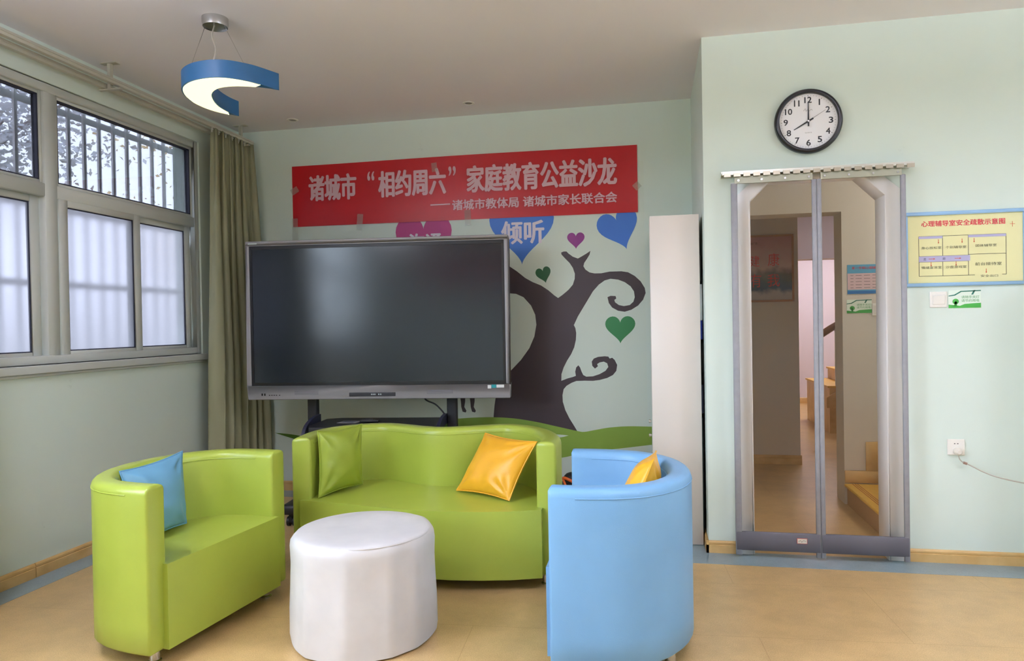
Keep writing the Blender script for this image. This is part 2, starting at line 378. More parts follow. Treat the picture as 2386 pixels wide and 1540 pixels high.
# trees outside
M_BARK = mat('grey_bark', (160, 150, 145), 0.9, noise=0.4, nscale=12)
def tree(label, x, y, h, r, leafc, n, seed):
    rnd = random.Random(seed)
    t = thing('tree', label, 'tree', (x, y, 0), 0, 'trees outside the barred window')
    bm = bmesh.new(); tube(bm, [(0, 0, 0), (0.05, 0.1, h * 0.4), (-0.1, 0.05, h * 0.75), (0, 0, h)], [0.16, 0.13, 0.08, 0.03], 10)
    ends = []
    for i in range(16):
        z = h * rnd.uniform(0.3, 0.9); a = rnd.uniform(0, 6.28); L = r * rnd.uniform(0.6, 1.0)
        e1 = Vector((math.cos(a) * L * 0.5, math.sin(a) * L * 0.5, z + L * 0.25)); e2 = Vector((math.cos(a) * L, math.sin(a) * L, z + L * 0.5))
        tube(bm, [(0, 0, z), e1, e2], [0.05, 0.035, 0.012], 6); ends += [e1, e2, (e1 + e2) / 2]
    obj('trunk', bm, M_BARK, t, smooth=True)
    bm = bmesh.new()
    for i in range(n):
        c0 = rnd.choice(ends) + Vector((rnd.gauss(0, 0.45), rnd.gauss(0, 0.45), rnd.gauss(0, 0.45)))
        R = Matrix.Rotation(rnd.uniform(0, 6.28), 3, 'Z') @ Matrix.Rotation(rnd.uniform(-1.5, 1.5), 3, 'X') @ Matrix.Rotation(rnd.uniform(-1.2, 1.2), 3, 'Y'); s = rnd.uniform(0.03, 0.06)
        vs = [bm.verts.new(c0 + R @ Vector(q)) for q in ((-s, 0, 0), (0, -s * 0.5, 0.01), (s, 0, 0), (0, s * 0.7, 0.01))]
        bm.faces.new(vs)
    f = obj('foliage', bm, leafc, t); f['kind'] = 'stuff'
def leafmat(name, rgb):
    m = mat(name, rgb, 0.6)
    m.node_tree.nodes['Principled BSDF'].inputs['Transmission Weight'].default_value = 0.0
    return m
tree('green leafed tree furthest left beyond the window bars', -9.4, 7.6, 7.0, 2.3, leafmat('green_leaf', (206, 210, 216)), 12000, 3)
tree('yellowing tree right of the green one beyond the window bars', -8.2, 12.6, 6.5, 2.1, leafmat('yellow_leaf', (255, 236, 190)), 11000, 5)

# ------------------------------------------------------------------ curtain and its rails
M_RAIL = mat('ivory_rail', (186, 184, 170), 0.4)
r = thing('curtain_rail', 'ivory double curtain rail under the ceiling above the window', 'curtain rail', (XL, 0, 0))
for dx, zz in ((0.085, 2.815), (0.165, 2.83)):
    bm = bmesh.new(); box(bm, dx - 0.016, dx + 0.016, 2.0, YB - 0.10, zz - 0.02, zz + 0.014)
    box(bm, dx - 0.021, dx + 0.021, 2.0, YB - 0.10, zz - 0.003, zz + 0.003)
    obj('rail', bm, M_RAIL, r, bevel=0.004, seg=2)
for yy in (2.3, 3.72, 5.1):
    bm = bmesh.new(); box(bm, 0.05, 0.20, yy - 0.012, yy + 0.012, 2.785, 2.793); box(bm, 0.115, 0.135, yy - 0.012, yy + 0.012, 2.79, ZC)
    box(bm, 0.07, 0.18, yy - 0.02, yy + 0.02, ZC - 0.006, ZC); obj('bracket', bm, M_RAIL, r)
M_CURT = mat('olive_grey_cloth', (146, 146, 116), 0.7, noise=0.08, nscale=4, bump=0.05, bscale=300)
def curtain(label, y0, y1, yb0, yb1, z0, z1, seed, nf, x=0.165):
    rnd = random.Random(seed)
    t = thing('curtain', label, 'curtain', (XL, 0, 0), 0)
    bm = bmesh.new(); nu, nv = nf * 14, 30; rows = []
    ph = [rnd.uniform(-0.5, 0.5) for _ in range(nf + 3)]; am = [rnd.uniform(0.6, 1.25) for _ in range(nf + 3)]
    for j in range(nv + 1):
        v = j / nv; row = []
        for i in range(nu + 1):
            u = i / nu; q = u * nf; k0 = int(q); fr = q - k0
            ss = fr * fr * (3 - 2 * fr)
            p = ph[k0] * (1 - ss) + ph[k0 + 1] * ss; a = am[k0] * (1 - ss) + am[k0 + 1] * ss
            w = math.sin(2 * math.pi * (q + p * (0.35 + 0.65 * v)))
            w = math.copysign(abs(w) ** 0.8, w)
            dep = (0.026 + 0.040 * min(1, v * 1.6)) * a
            yy0 = y0 + (yb0 - y0) * v ** 0.8; yy1 = y1 + (yb1 - y1) * v ** 0.8
            yc = yy0 + (yy1 - yy0) * u + 0.014 * math.sin(4 * math.pi * q + 3 * v)
            row.append(bm.verts.new((x + dep * w + 0.03 * v * u, yc, z1 + (z0 - z1) * v + 0.012 * (w if v == 0 else 0))))
        rows.append(row)
    for a, b in zip(rows, rows[1:]):
        for i in range(nu): bm.faces.new((a[i], a[i + 1], b[i + 1], b[i]))
    o = obj('cloth', bm, M_CURT, t); m = o.modifiers.new('s', 'SOLIDIFY'); m.thickness = 0.004
    for p in o.data.polygons: p.use_smooth = True
    for i in range(nf + 1):
        bm = bmesh.new(); yy = y0 + (y1 - y0) * i / nf
        tube(bm, [(x, yy, z1 - 0.02), (x + 0.004, yy, z1 + 0.02), (x, yy + 0.004, 2.82)], 0.006, 6)
        obj('hook', bm, M_RAIL, t)
    return t
curtain('olive grey curtain gathered in the corner beside the large screen', 4.66, 5.17, 4.60, 5.225, 0.015, 2.80, 4, 6)
curtain('olive grey curtain gathered between the two windows', 1.85, 2.75, 1.85, 2.75, 0.03, 2.80, 9, 9)

# ------------------------------------------------------------------ mural on the back wall
def bpt(x, y, Y=YB):
    p = onY(x, y, Y); return (p.x, p.z)
def heart(cx, cz, wd, ht, rot=0.0, n=48):
    out = []
    for i in range(n):
        t = 2 * math.pi * i / n
        hx = 16 * math.sin(t) ** 3 / 32; hz = (13 * math.cos(t) - 5 * math.cos(2 * t) - 2 * math.cos(3 * t) - math.cos(4 * t) + 2.5) / 29
        x, z = hx * wd, hz * ht
        out.append((cx + x * math.cos(rot) - z * math.sin(rot), cz + x * math.sin(rot) + z * math.cos(rot)))
    return out
M_MUR = mat('mural_ground', (214, 226, 216), 0.5)
mural = thing('wall_mural', 'mural of a dark curling tree, green hills and coloured hearts on the back wall', 'mural', (0, 0, 0))
obj('backing_sheet', sheet([(-2.84, 0.30), (-0.035, 0.30), (-0.035, 2.52), (-2.84, 2.52)], YB, 0.0012), M_MUR, mural)
Y0 = YB - 0.0012
M_TREE = mat('mural_tree_ink', (62, 50, 56), 0.5)
T = [(-150, 250), (-40, 300), (60, 335), (120, 360), (165, 390), (215, 430), (260, 455), (310, 475), (355, 505), (390, 535), (412, 550), (440, 530), (475, 500), (500, 470), (511, 435), (512, 405), (500, 370), (480, 340), (455, 315), (432, 290), (430, 278), (445, 272), (462, 272), (475, 285), (500, 303), (530, 314), (555, 300), (580, 285), (605, 268), (600, 290), (585, 315), (568, 340), (563, 360), (575, 380), (600, 397), (630, 403), (670, 402), (720, 392), (790, 390), (830, 396), (870, 418), (905, 450), (930, 490), (935, 520), (920, 560), (890, 595), (850, 620), (810, 632), (770, 626), (735, 607), (715, 580), (707, 545), (725, 537), (755, 538), (760, 552), (748, 562), (752, 575), (775, 592), (805, 598), (840, 592), (862, 572), (870, 545), (865, 510), (845, 480), (810, 455), (770, 440), (725, 435), (690, 445), (655, 470), (620, 510), (590, 560), (560, 610), (530, 660), (506, 712), (515, 730), (520, 760), (518, 800), (508, 845), (490, 885), (465, 925), (445, 965), (432, 1005), (431, 1045), (470, 1030), (500, 1022), (518, 1015), (514, 990), (520, 965), (533, 952), (543, 965), (552, 990), (562, 1010), (580, 1020), (620, 1018), (660, 1005), (695, 985), (712, 962), (705, 940), (685, 930), (660, 935), (645, 945), (650, 958), (632, 972), (616, 955), (613, 930), (625, 912), (650, 902), (690, 898), (712, 900), (720, 912), (735, 907), (750, 920), (765, 950), (760, 985), (740, 1010), (705, 1028), (660, 1040), (620, 1045), (570, 1044), (520, 1046), (490, 1058), (462, 1075), (445, 1095), (438, 1130), (440, 1170), (455, 1220), (480, 1270), (505, 1310), (535, 1360), (20, 1360), (28, 1235), (32, 1190), (38, 1150), (80, 1030), (138, 975), (190, 920), (240, 850), (270, 780), (282, 710), (275, 650), (250, 595), (205, 545), (160, 525), (120, 522), (40, 500), (-60, 450), (-150, 400)]
obj('tree', sheet([bpt(1140 + x * 0.38970, 480 + y * 0.38970) for x, y in T], Y0), M_TREE, mural)
for bx in (1068, 1090):
    obj('root_tip', sheet([bpt(bx + a, b) for a, b in ((4, 922), (16, 922), (16, 935), (14, 948), (19, 957), (17, 961), (10, 959), (7, 948), (6, 935))], Y0), M_TREE, mural)
M_HILL = mat('mural_hill_green', (134, 166, 66), 0.5); M_HILL2 = mat('mural_far_hill_green', (84, 124, 36), 0.5)
far = spline([bpt(*q) for q in ((640, 1008), (680, 1012), (760, 1022), (880, 1010), (990, 985), (1070, 975), (1140, 972))], 6)
far += [Vector(bpt(*q)) for q in ((1140, 1060), (900, 1050), (730, 1032), (690, 1024))]
obj('hill', sheet([tuple(v) for v in far], Y0 - 0.0006), M_HILL2, mural)
near = spline([bpt(*q) for q in ((1060, 976), (1100, 973), (1150, 972), (1200, 975), (1250, 983), (1300, 994), (1345, 1004), (1362, 1006), (1390, 1001), (1420, 996), (1465, 993), (1519, 994))], 5)
near += [Vector(v) for v in spline([bpt(*q) for q in ((1519, 1036), (1460, 1043), (1400, 1050), (1340, 1060), (1310, 1066), (1240, 1074), (1060, 1074))], 5)]
obj('hill', sheet([tuple(v) for v in near], Y0 - 0.0007), M_HILL, mural)
obj('highlight', sheet([bpt(*q) for q in ((1296, 1012), (1312, 1013), (1325, 1014.5), (1312, 1018), (1298, 1020))], Y0 - 0.0013), M_MUR, mural)
M_HB = mat('heart_blue', (58, 116, 206), 0.45); M_HM = mat('heart_magenta', (176, 40, 118), 0.45); M_HP = mat('heart_purple', (136, 44, 130), 0.45)
M_HG = mat('heart_green', (48, 130, 76), 0.45); M_HDG = mat('heart_dark_green', (26, 92, 54), 0.45); M_PRINT = mat('white_print', (224, 214, 226), 0.5)
def mheart(px0, py0, px1, py1, m, lab, rot=0.0):
    a = bpt(px0, py1); b = bpt(px1, py0)
    o = obj('heart', sheet(heart((a[0] + b[0]) / 2, (a[1] + b[1]) / 2, abs(b[0] - a[0]), abs(b[1] - a[1]), rot), Y0 - 0.0004), m, mural); o['label'] = lab; return o
h1 = mheart(1142, 466, 1290, 619, M_HB, 'large blue heart with white lettering')
h2 = mheart(924, 498, 1052, 640, M_HM, 'magenta heart half hidden by the screen')
mheart(1397, 486, 1492, 586, M_HB, 'blue heart tilted over', 0.33)
mheart(1322, 541, 1362, 581, M_HP, 'small purple heart above the branch fork')
mheart(1250, 622, 1285, 661, M_HDG, 'small dark green heart', 0.25)
mheart(1411, 736, 1480, 801, M_HG, 'green heart below the curled branch')
mheart(1300, 388, 1370, 460, M_HDG, 'heart seen faintly through the banner', 0.25)
mheart(1432, 425, 1476, 462, M_HP, 'small heart seen faintly through the banner', -0.1)
mheart(1195, 370, 1232, 402, M_HM, 'small heart seen faintly through the banner', 0.3)
def prect(x0, y0, x1, y1, Y):
    a = onY(x0, y1, Y); b = onY(x1, y0, Y); return a.x, b.x, a.z, b.z
text('lettering', '倾听', M_PRINT, h1, *prect(1168, 511, 1268, 571, YB), Y0 - 0.0014, bold=0.03)
text('lettering', '沟通', M_PRINT, h2, *prect(953, 541, 1030, 590, YB), Y0 - 0.0014, bold=0.03)

# ------------------------------------------------------------------ red banner
bn = thing('banner', 'red plastic banner with two lines of pale Chinese lettering above the screen', 'banner', (0, 0, 0))
m = mat('red_banner_plastic', (200, 8, 24), 0.32, noise=0.06, nscale=2)
N = m.node_tree.nodes; Lk = m.node_tree.links; out = N['Material Output']; tr = N.new('ShaderNodeBsdfTransparent'); tr.inputs[0].default_value = (1.0, 0.25, 0.25, 1)
mx = N.new('ShaderNodeMixShader'); mx.inputs[0].default_value = 0.16
Lk.new(N['Principled BSDF'].outputs[0], mx.inputs[1]); Lk.new(tr.outputs[0], mx.inputs[2]); Lk.new(mx.outputs[0], out.inputs['Surface'])
YBN = YB - 0.008
bm = bmesh.new(); nx = 60; rows = []
for zt, zb_ in ((0, 1),):
    for j in range(3):
        row = []
        for i in range(nx + 1):
            u = i / nx; v = j / 2
            z = 2.643 - 0.004 * u + 0.005 * math.sin(u * 3.1) ** 2; zb2 = 2.152 - 0.010 * u
            row.append(bm.verts.new((-2.846 + (2.766 + 0.0) * u, YBN + 0.002 * math.sin(u * 9 + 2 * v), z + (zb2 - z) * v)))
        rows.append(row)
for a, b in zip(rows, rows[1:]):
    for i in range(nx): bm.faces.new((a[i], a[i + 1], b[i + 1], b[i]))
o = obj('sheet', bm, m, bn)
for p in o.data.polygons: p.use_smooth = True
M_BT = mat('banner_ink', (214, 176, 186), 0.4)
Yt = YBN - 0.0045
for s, x0, x1 in (('诸城市', -2.701, -2.287), ('“', -2.195, -2.135), ('相约周六', -2.105, -1.545), ('”', -1.525, -1.465), ('家庭教育公益沙龙', -1.382, -0.228)):
    q = s in '“”'
    text('lettering', s, M_BT, bn, x0, x1, 2.49 if q else 2.348, 2.565 if q else 2.563, Yt, bold=0.032)
text('lettering', '诸城市教体局 诸城市家长联合会', M_BT, bn, -1.50, -0.23, 2.220, 2.304, Yt, bold=0.03)
obj('dash', B(-1.675, -1.515, Yt - 0.001, Yt, 2.268, 2.277), M_BT, bn)
M_TAPE = mat('glossy_clear_tape', (205, 208, 200), 0.08, coat=0.5)
tp = M_TAPE.node_tree; t2 = tp.nodes.new('ShaderNodeBsdfTransparent'); mx2 = tp.nodes.new('ShaderNodeMixShader'); mx2.inputs[0].default_value = 0.82
tp.links.new(tp.nodes['Principled BSDF'].outputs[0], mx2.inputs[1]); tp.links.new(t2.outputs[0], mx2.inputs[2]); tp.links.new(mx2.outputs[0], tp.nodes['Material Output'].inputs['Surface'])
for (x0, x1, z0, z1, rr) in ((-2.85, -2.80, 2.03, 2.22, 0.0), (-2.855, -2.79, 2.42, 2.47, 0.5), (-1.66, -1.615, 2.53, 2.60, 0.1), (-1.40, -1.35, 2.10, 2.22, 0.05), (-2.29, -2.24, 2.10, 2.23, -0.1), (-0.11, -0.06, 2.31, 2.36, 0.7)):
    bm = bmesh.new(); cx, cz = (x0 + x1) / 2, (z0 + z1) / 2; hw, hh = (x1 - x0) / 2, (z1 - z0) / 2
    for q in range(7):
        pass
    pts = [(cx + a * hw * math.cos(rr) - b * hh * math.sin(rr), cz + a * hw * math.sin(rr) + b * hh * math.cos(rr)) for a, b in ((-1, -1), (1, -1), (1, 1), (-1, 1))]
    prism(bm, pts, 'y', Yt - 0.0022, Yt - 0.0015); obj('tape', bm, M_TAPE, bn)

# ------------------------------------------------------------------ large display and its trolley stand
M_TVF = mat('silver_grey_plastic', (150, 148, 152), 0.38, metal=0.3); M_TVS = mat('screen_glass', (32, 38, 46), 0.17, spec=0.6)
M_TVB = mat('screen_black_edge', (10, 10, 14), 0.4); M_TVG = mat('speaker_grille', (120, 118, 124), 0.6)
AX, AY, AR = -1.907, 4.69, math.radians(6.0)
tv = thing('display_screen', 'large silver framed flat display, switched off, in front of the mural', 'screen', (AX, AY, 0.818), AR)
HW, HT = 0.947, 1.138
bm = bmesh.new()
box(bm, -HW, HW, 0.0, 0.075, 0, 0.100); box(bm, -HW, HW, 0.0, 0.075, HT - 0.035, HT)
box(bm, -HW, -HW + 0.028, 0.0, 0.075, 0.100, HT - 0.035); box(bm, HW - 0.028, HW, 0.0, 0.075, 0.100, HT - 0.035)
obj('bezel', bm, M_TVF, tv, bevel=0.006, seg=2)
obj('back_cover', B(-HW + 0.02, HW - 0.02, 0.05, 0.10, 0.02, HT - 0.02), M_BLACK, tv, bevel=0.01)
bm = bmesh.new(); frame_ring_pts = (-HW + 0.028, HW - 0.028, 0.100, HT - 0.035)
x0, x1, z0, z1 = frame_ring_pts
for a in ((x0, x1, z0, z0 + 0.022), (x0, x1, z1 - 0.024, z1), (x0, x0 + 0.018, z0 + 0.022, z1 - 0.024), (x1 - 0.018, x1, z0 + 0.022, z1 - 0.024)):
    box(bm, a[0], a[1], 0.006, 0.03, a[2], a[3])
obj('screen_surround', bm, M_TVB, tv)
obj('screen', B(x0 + 0.017, x1 - 0.017, 0.010, 0.03, z0 + 0.021, z1 - 0.023), M_TVS, tv)
for xa, xb in ((-0.60, -0.425), (0.36, 0.545)):
    bm = bmesh.new()
    for i in range(4): box(bm, xa, xb, -0.0015, 0.002, 0.036 + i * 0.007, 0.040 + i * 0.007)
    obj('speaker_grille', bm, M_TVG, tv)
pb = obj('port_bar', B(-0.20, 0.135, -0.004, 0.01, 0.020, 0.048), mat('dark_plastic', (44, 44, 50), 0.35), tv, bevel=0.003)
for xx in (-0.04, -0.028, -0.016, 0.012, 0.026): obj('indicator', B(xx, xx + 0.007, -0.006, -0.003, 0.030, 0.039), mat('pale_mark', (190, 205, 205), 0.4), pb)
for i, xx in enumerate((-0.845, -0.825, -0.79, -0.772, -0.755, -0.738, -0.715)):
    obj('button' if i > 1 else 'port', B(xx, xx + (0.009 if i < 2 else 0.008), -0.002, 0.002, 0.030, 0.046 if i < 2 else 0.036), M_TVB, tv)
bm = bmesh.new(); box(bm, -0.925, -0.86, -0.001, 0.001, HT - 0.022, HT - 0.014); obj('brand_mark', bm, mat('pale_mark', (190, 205, 205), 0.4), tv)
st = obj('sticker', B(0.79, 0.815, -0.001, 0.002, 0.068, 0.092), mat('white_sticker', (232, 232, 232), 0.5), tv)
obj('sticker', B(0.817, 0.85, -0.001, 0.002, 0.072, 0.095), mat('teal_sticker', (30, 150, 160), 0.5), tv)
obj('sticker', B(0.852, 0.905, -0.001, 0.002, 0.074, 0.094), MATS['white_sticker'], tv)

sd = thing('display_stand', 'black trolley stand on casters carrying the large display', 'stand', (AX, AY, 0), AR)
for sx_ in (-1, 1):
    px = 0.515 * sx_
    bm = bmesh.new(); box(bm, px - 0.036, px + 0.036, 0.105, 0.165, 0.10, 1.72); obj('post', bm, M_BLACK, sd, bevel=0.01)
    bm = bmesh.new(); box(bm, px - 0.05, px + 0.05, -0.36, 0.36, 0.085, 0.155)
    ft = obj('foot', bm, M_BLACK, sd, bevel=0.022, seg=2)
    for yy in (-0.30, 0.30):
        bm = bmesh.new(); tube(bm, [(px, yy, 0.085), (px, yy, 0.065)], 0.018, 12)
        for s2 in (-0.02, 0.02): tube(bm, [(px + s2 - 0.009, yy + 0.01, 0.032), (px + s2 + 0.009, yy + 0.01, 0.032)], 0.032, 20)
        box(bm, px - 0.012, px + 0.012, yy - 0.02, yy + 0.03, 0.03, 0.07)
        obj('caster', bm, M_BLACK, ft, smooth=True)
    # curved side arm under the shelf
    bm = bmesh.new()
    arm = spline([(0.12, 0.70), (-0.02, 0.69), (-0.14, 0.655), (-0.20, 0.60), (-0.215, 0.53)], 6); rad = 0.02
    inner = [Vector((p.x, p.y - 0.05)) for p in arm]
    prism(bm, [tuple(p) for p in arm] + [(-0.155, 0.53)] + [(-0.145, 0.58), (-0.10, 0.615), (-0.02, 0.63), (0.12, 0.635)], 'x', px * 0.905 - 0.012, px * 0.905 + 0.012)
    obj('shelf_arm', bm, mat('dark_blue_black', (40, 42, 62), 0.4), sd)
bm = bmesh.new(); prism(bm, [(-0.425, -0.20), (0.44, -0.20), (0.465, -0.13), (0.465, 0.26), (0.40, 0.30), (-0.36, 0.30), (-0.46, 0.24), (-0.46, -0.10)], 'z', 0.61, 0.648)
obj('shelf', bm, mat('black_shelf', (34, 35, 40), 0.45, bump=0.1, bscale=200), sd, bevel=0.008)
obj('crossbar', B(-0.48, 0.48, 0.115, 0.155, 0.25, 0.31), M_BLACK, sd, bevel=0.008)
obj('mount_plate', B(-0.56, 0.56, 0.101, 0.118, 0.98, 1.56), M_BLACK, sd, bevel=0.004)
Rz = Matrix.Rotation(AR, 4, 'Z')
def on_tv(x, y, z): return Matrix.Translation((AX, AY, 0)) @ Rz @ Vector((x, y, z))
p = onZ(814, 983, 0.65)
cdm = B(-0.07, 0.07, -0.055, 0.055, 0, 0.0012); box(cdm, -0.05, 0.04, -0.03, 0.03, 0.0011, 0.0016, None, 1)
o = tag(obj('leaflet', cdm, [mat('grey_card', (150, 150, 156), 0.5), mat('grey_print', (86, 92, 110), 0.5)]), 'small grey printed card lying on the black stand shelf', 'card')
o.location = (p.x, p.y, 0.6485); o.rotation_euler = (0, 0, AR - 0.12)
p = onZ(862, 983, 0.65)
rb = thing('remote_control', 'slim black remote on the stand shelf beside the card', 'remote', (p.x, p.y, 0.6485), AR)
obj('case', B(-0.07, 0.07, -0.022, 0.022, 0, 0.018), M_TVB, rb, bevel=0.006)
for i in range(5):
    for j in range(2): obj('button', B(-0.05 + i * 0.02, -0.04 + i * 0.02, -0.012 + j * 0.014, -0.002 + j * 0.014, 0.018, 0.020), mat('grey_button', (80, 80, 84), 0.5), rb)
bm = bmesh.new(); tube(bm, spline([on_tv(0.30, 0.09, 0.86), on_tv(0.33, 0.10, 0.80), on_tv(0.40, 0.10, 0.765), on_tv(0.46, 0.10, 0.70), on_tv(0.475, 0.095, 0.655)], 8), 0.006, 8)
tag(obj('power_cable', bm, M_BLACK, smooth=True), 'thin black cable hanging from the display beside the stand post', 'cable')

# ------------------------------------------------------------------ tub seats
def chamfer(pts, f=0.22):
    out = [pts[0]]
    for i in range(1, len(pts) - 1):
        a, b, c_ = pts[i - 1], pts[i], pts[i + 1]
        out += [b + (a - b) * f, b + (c_ - b) * f]
    return out + [pts[-1]]
def offset(pts, d):
    out = []
    for i, p in enumerate(pts):
        t = (pts[min(i + 1, len(pts) - 1)] - pts[max(i - 1, 0)]).normalized(); out.append(p + Vector((-t.y, t.x)) * d)
    return out
def shell(outer, thick, z0, z1, rr=0.034):
    """upholstered wall that follows the outer plan line; thick is measured to the right of the line of travel"""
    cen = offset(outer, thick); n = len(outer)
    h = thick / 2
    prof = [(0.012, z0), (0.0, z0 + 0.012)]
    prof += [(0.0, z0 + (z1 - rr - z0) * k / 6) for k in range(1, 7)]
    prof += [(rr - rr * math.cos(a), z1 - rr + rr * math.sin(a)) for a in (math.pi / 2 * k / 5 for k in range(1, 6))]
    prof += [(thick - rr + rr * math.sin(a), z1 - rr + rr * math.cos(a)) for a in (math.pi / 2 * k / 5 for k in range(0, 6))]
    prof += [(thick, z1 - rr + (z0 - z1 + rr) * k / 6) for k in range(1, 6)] + [(thick, z0 + 0.012), (thick - 0.012, z0)]
    bm = bmesh.new(); rings = []
    def ring(i, shift, shrink):
        a, b = outer[i], cen[i]; nr = (b - a).normalized()
        t = (outer[min(i + 1, n - 1)] - outer[max(i - 1, 0)]).normalized()
        rg = []
        for s, z in prof:
            s2 = min(max(s, shrink), thick - shrink); z2 = min(max(z, z0 + shrink), z1 - shrink)
            q = a + nr * s2 + t * shift; rg.append(bm.verts.new((q.x, q.y, z2)))
        return rg
    e = 0.012
    for sh, sk in ((0, e), (e * 0.3, e * 0.3), (e, 0)): rings.append(ring(0, sh, sk))
    for i in range(1, n - 1): rings.append(ring(i, 0, 0))
    for sh, sk in ((-e, 0), (-e * 0.3, e * 0.3), (0, e)): rings.append(ring(n - 1, sh, sk))
    m_ = len(prof)
    for a, b in zip(rings, rings[1:]):
        for k in range(m_): bm.faces.new((a[k], a[(k + 1) % m_], b[(k + 1) % m_], b[k]))
    for rg in (rings[0], rings[-1]):
        for k in range(m_ // 2):
            q = [rg[k], rg[k + 1], rg[m_ - 2 - k], rg[m_ - 1 - k]]
            q2 = []; [q2.append(v) for v in q if v not in q2]
            if len(q2) > 2:
                try: bm.faces.new(q2)
                except ValueError: pass
    return bm
def seam_line(pts, z, r=0.0022):
    bm = bmesh.new(); tube(bm, [(p.x, p.y, z) for p in pts], r, 6); return bm
def seat_block(front, back, z0, z1):
    bm = bmesh.new(); prism(bm, [tuple(p) for p in front + back], 'z', z0, z1)
    return bm
def legs(t, spots):
    for x, y in spots:
        bm = bmesh.new(); lathe(bm, [(0, 0), (0.026, 0), (0.026, 0.006), (0.021, 0.010), (0.021, 0.075), (0, 0.075)], x, y, 0, 24)
        obj('leg', bm, M_CHROME, t, smooth=True)['label'] = 'short chrome leg'
Z0, ZS, ZT = 0.058, 0.402, 0.735
def make_tub(label, m, loc, rz, ZT=0.722, dep=0.385):
    """armchair: opening faces local +X, arms end at x=0, origin on the floor below the middle of the arm ends"""
    t = thing('tub_armchair', label, 'armchair', loc, rz)
    hw = 0.435; outer = [Vector((0.0, -hw)), Vector((-0.08, -hw - 0.003)), Vector((-0.16, -hw))]
    for k in range(1, 10):
        a = math.pi * k / 10; outer.append(Vector((-0.16 - dep * math.sin(a) ** 0.96, -hw * math.copysign(abs(math.cos(a)) ** 0.96, math.cos(a)))))
    outer += [Vector((-0.16, hw)), Vector((-0.08, hw + 0.003)), Vector((0.0, hw))]
    outer = chamfer([Vector(p) for p in outer], 0.28)
    outer = list(reversed(outer))      # so that the inside lies to the left of travel
    th = 0.098
    sh = obj('back_and_arms', shell(outer, th, Z0, ZT), m, t, smooth=True, angle=60)
    inn = offset(outer, th + 0.0005); obj('piping', seam_line(inn[2:-2], ZT - 0.036), m, sh)
    obj('piping', seam_line(offset(outer, -0.0005)[2:-2], ZT - 0.036), m, sh)
    mid = offset(outer, th * 0.6)
    fr = [Vector((0.022, y)) for y in (-hw + 0.076, -0.2, 0.0, 0.2, hw - 0.080)]
    back = [p for p in mid if p.x < -0.02]
    obj('seat', seat_block([Vector((-0.02, -hw + 0.076))] + fr + [Vector((-0.02, hw - 0.080))], back, Z0 + 0.002, ZS), m, t, bevel=0.026, seg=4, angle=50)
    legs(t, ((-0.06, -hw + 0.085), (-0.06, hw - 0.085), (-0.44, -0.215), (-0.44, 0.215)))
    return t
make_tub('lime green tub armchair with a blue cushion, on the left', M_GREEN, (-1.878, 2.826, 0), math.radians(-6.8), dep=0.365)
make_tub('sky blue tub armchair seen from its side, before the white cabinet', M_BLUE, (-0.385, 3.005, 0), math.radians(180.0))

# two-seat sofa
sf = thing('two_seat_sofa', 'lime green two-seat sofa with a wavy back under the screen', 'sofa', (-1.2, 3.5, 0))
O2 = Vector((-1.2, 3.5))
so = [(-1.92, 3.50), (-1.938, 3.62), (-1.945, 3.78), (-1.905, 3.93), (-1.815, 4.05), (-1.69, 4.125), (-1.56, 4.135), (-1.43, 4.085), (-1.32, 4.03), (-1.23, 4.008), (-1.14, 4.03), (-1.03, 4.085), (-0.90, 4.150), (-0.79, 4.145), (-0.675, 4.08), (-0.57, 3.955), (-0.50, 3.80), (-0.468, 3.65), (-0.478, 3.50)]
so = [Vector(p) - O2 for p in so]
outer = list(reversed([Vector(p) for p in spline(so, 4)])); th = 0.105
shl = obj('back_and_arms', shell(outer, th, Z0, ZT), M_GREEN, sf, smooth=True, angle=60)
obj('piping', seam_line(offset(outer, th + 0.0005)[2:-2], ZT - 0.036), M_GREEN, shl)
mid = offset(outer, th * 0.6)
fr = [Vector(p) - O2 for p in ((-1.868, 3.53), (-1.868, 3.484), (-1.75, 3.470), (-1.60, 3.450), (-1.45, 3.418), (-1.30, 3.388), (-1.15, 3.370), (-1.0, 3.367), (-0.85, 3.382), (-0.70, 3.412), (-0.55, 3.462), (-0.55, 3.51))]
obj('seat', seat_block(fr, [p for p in mid if p.y > 0.03], Z0 + 0.002, ZS), M_GREEN, sf, bevel=0.028, seg=4, angle=50)
legs(sf, ((-0.62, 0.06), (0.655, 0.06), (-0.45, 0.52), (0.42, 0.52)))

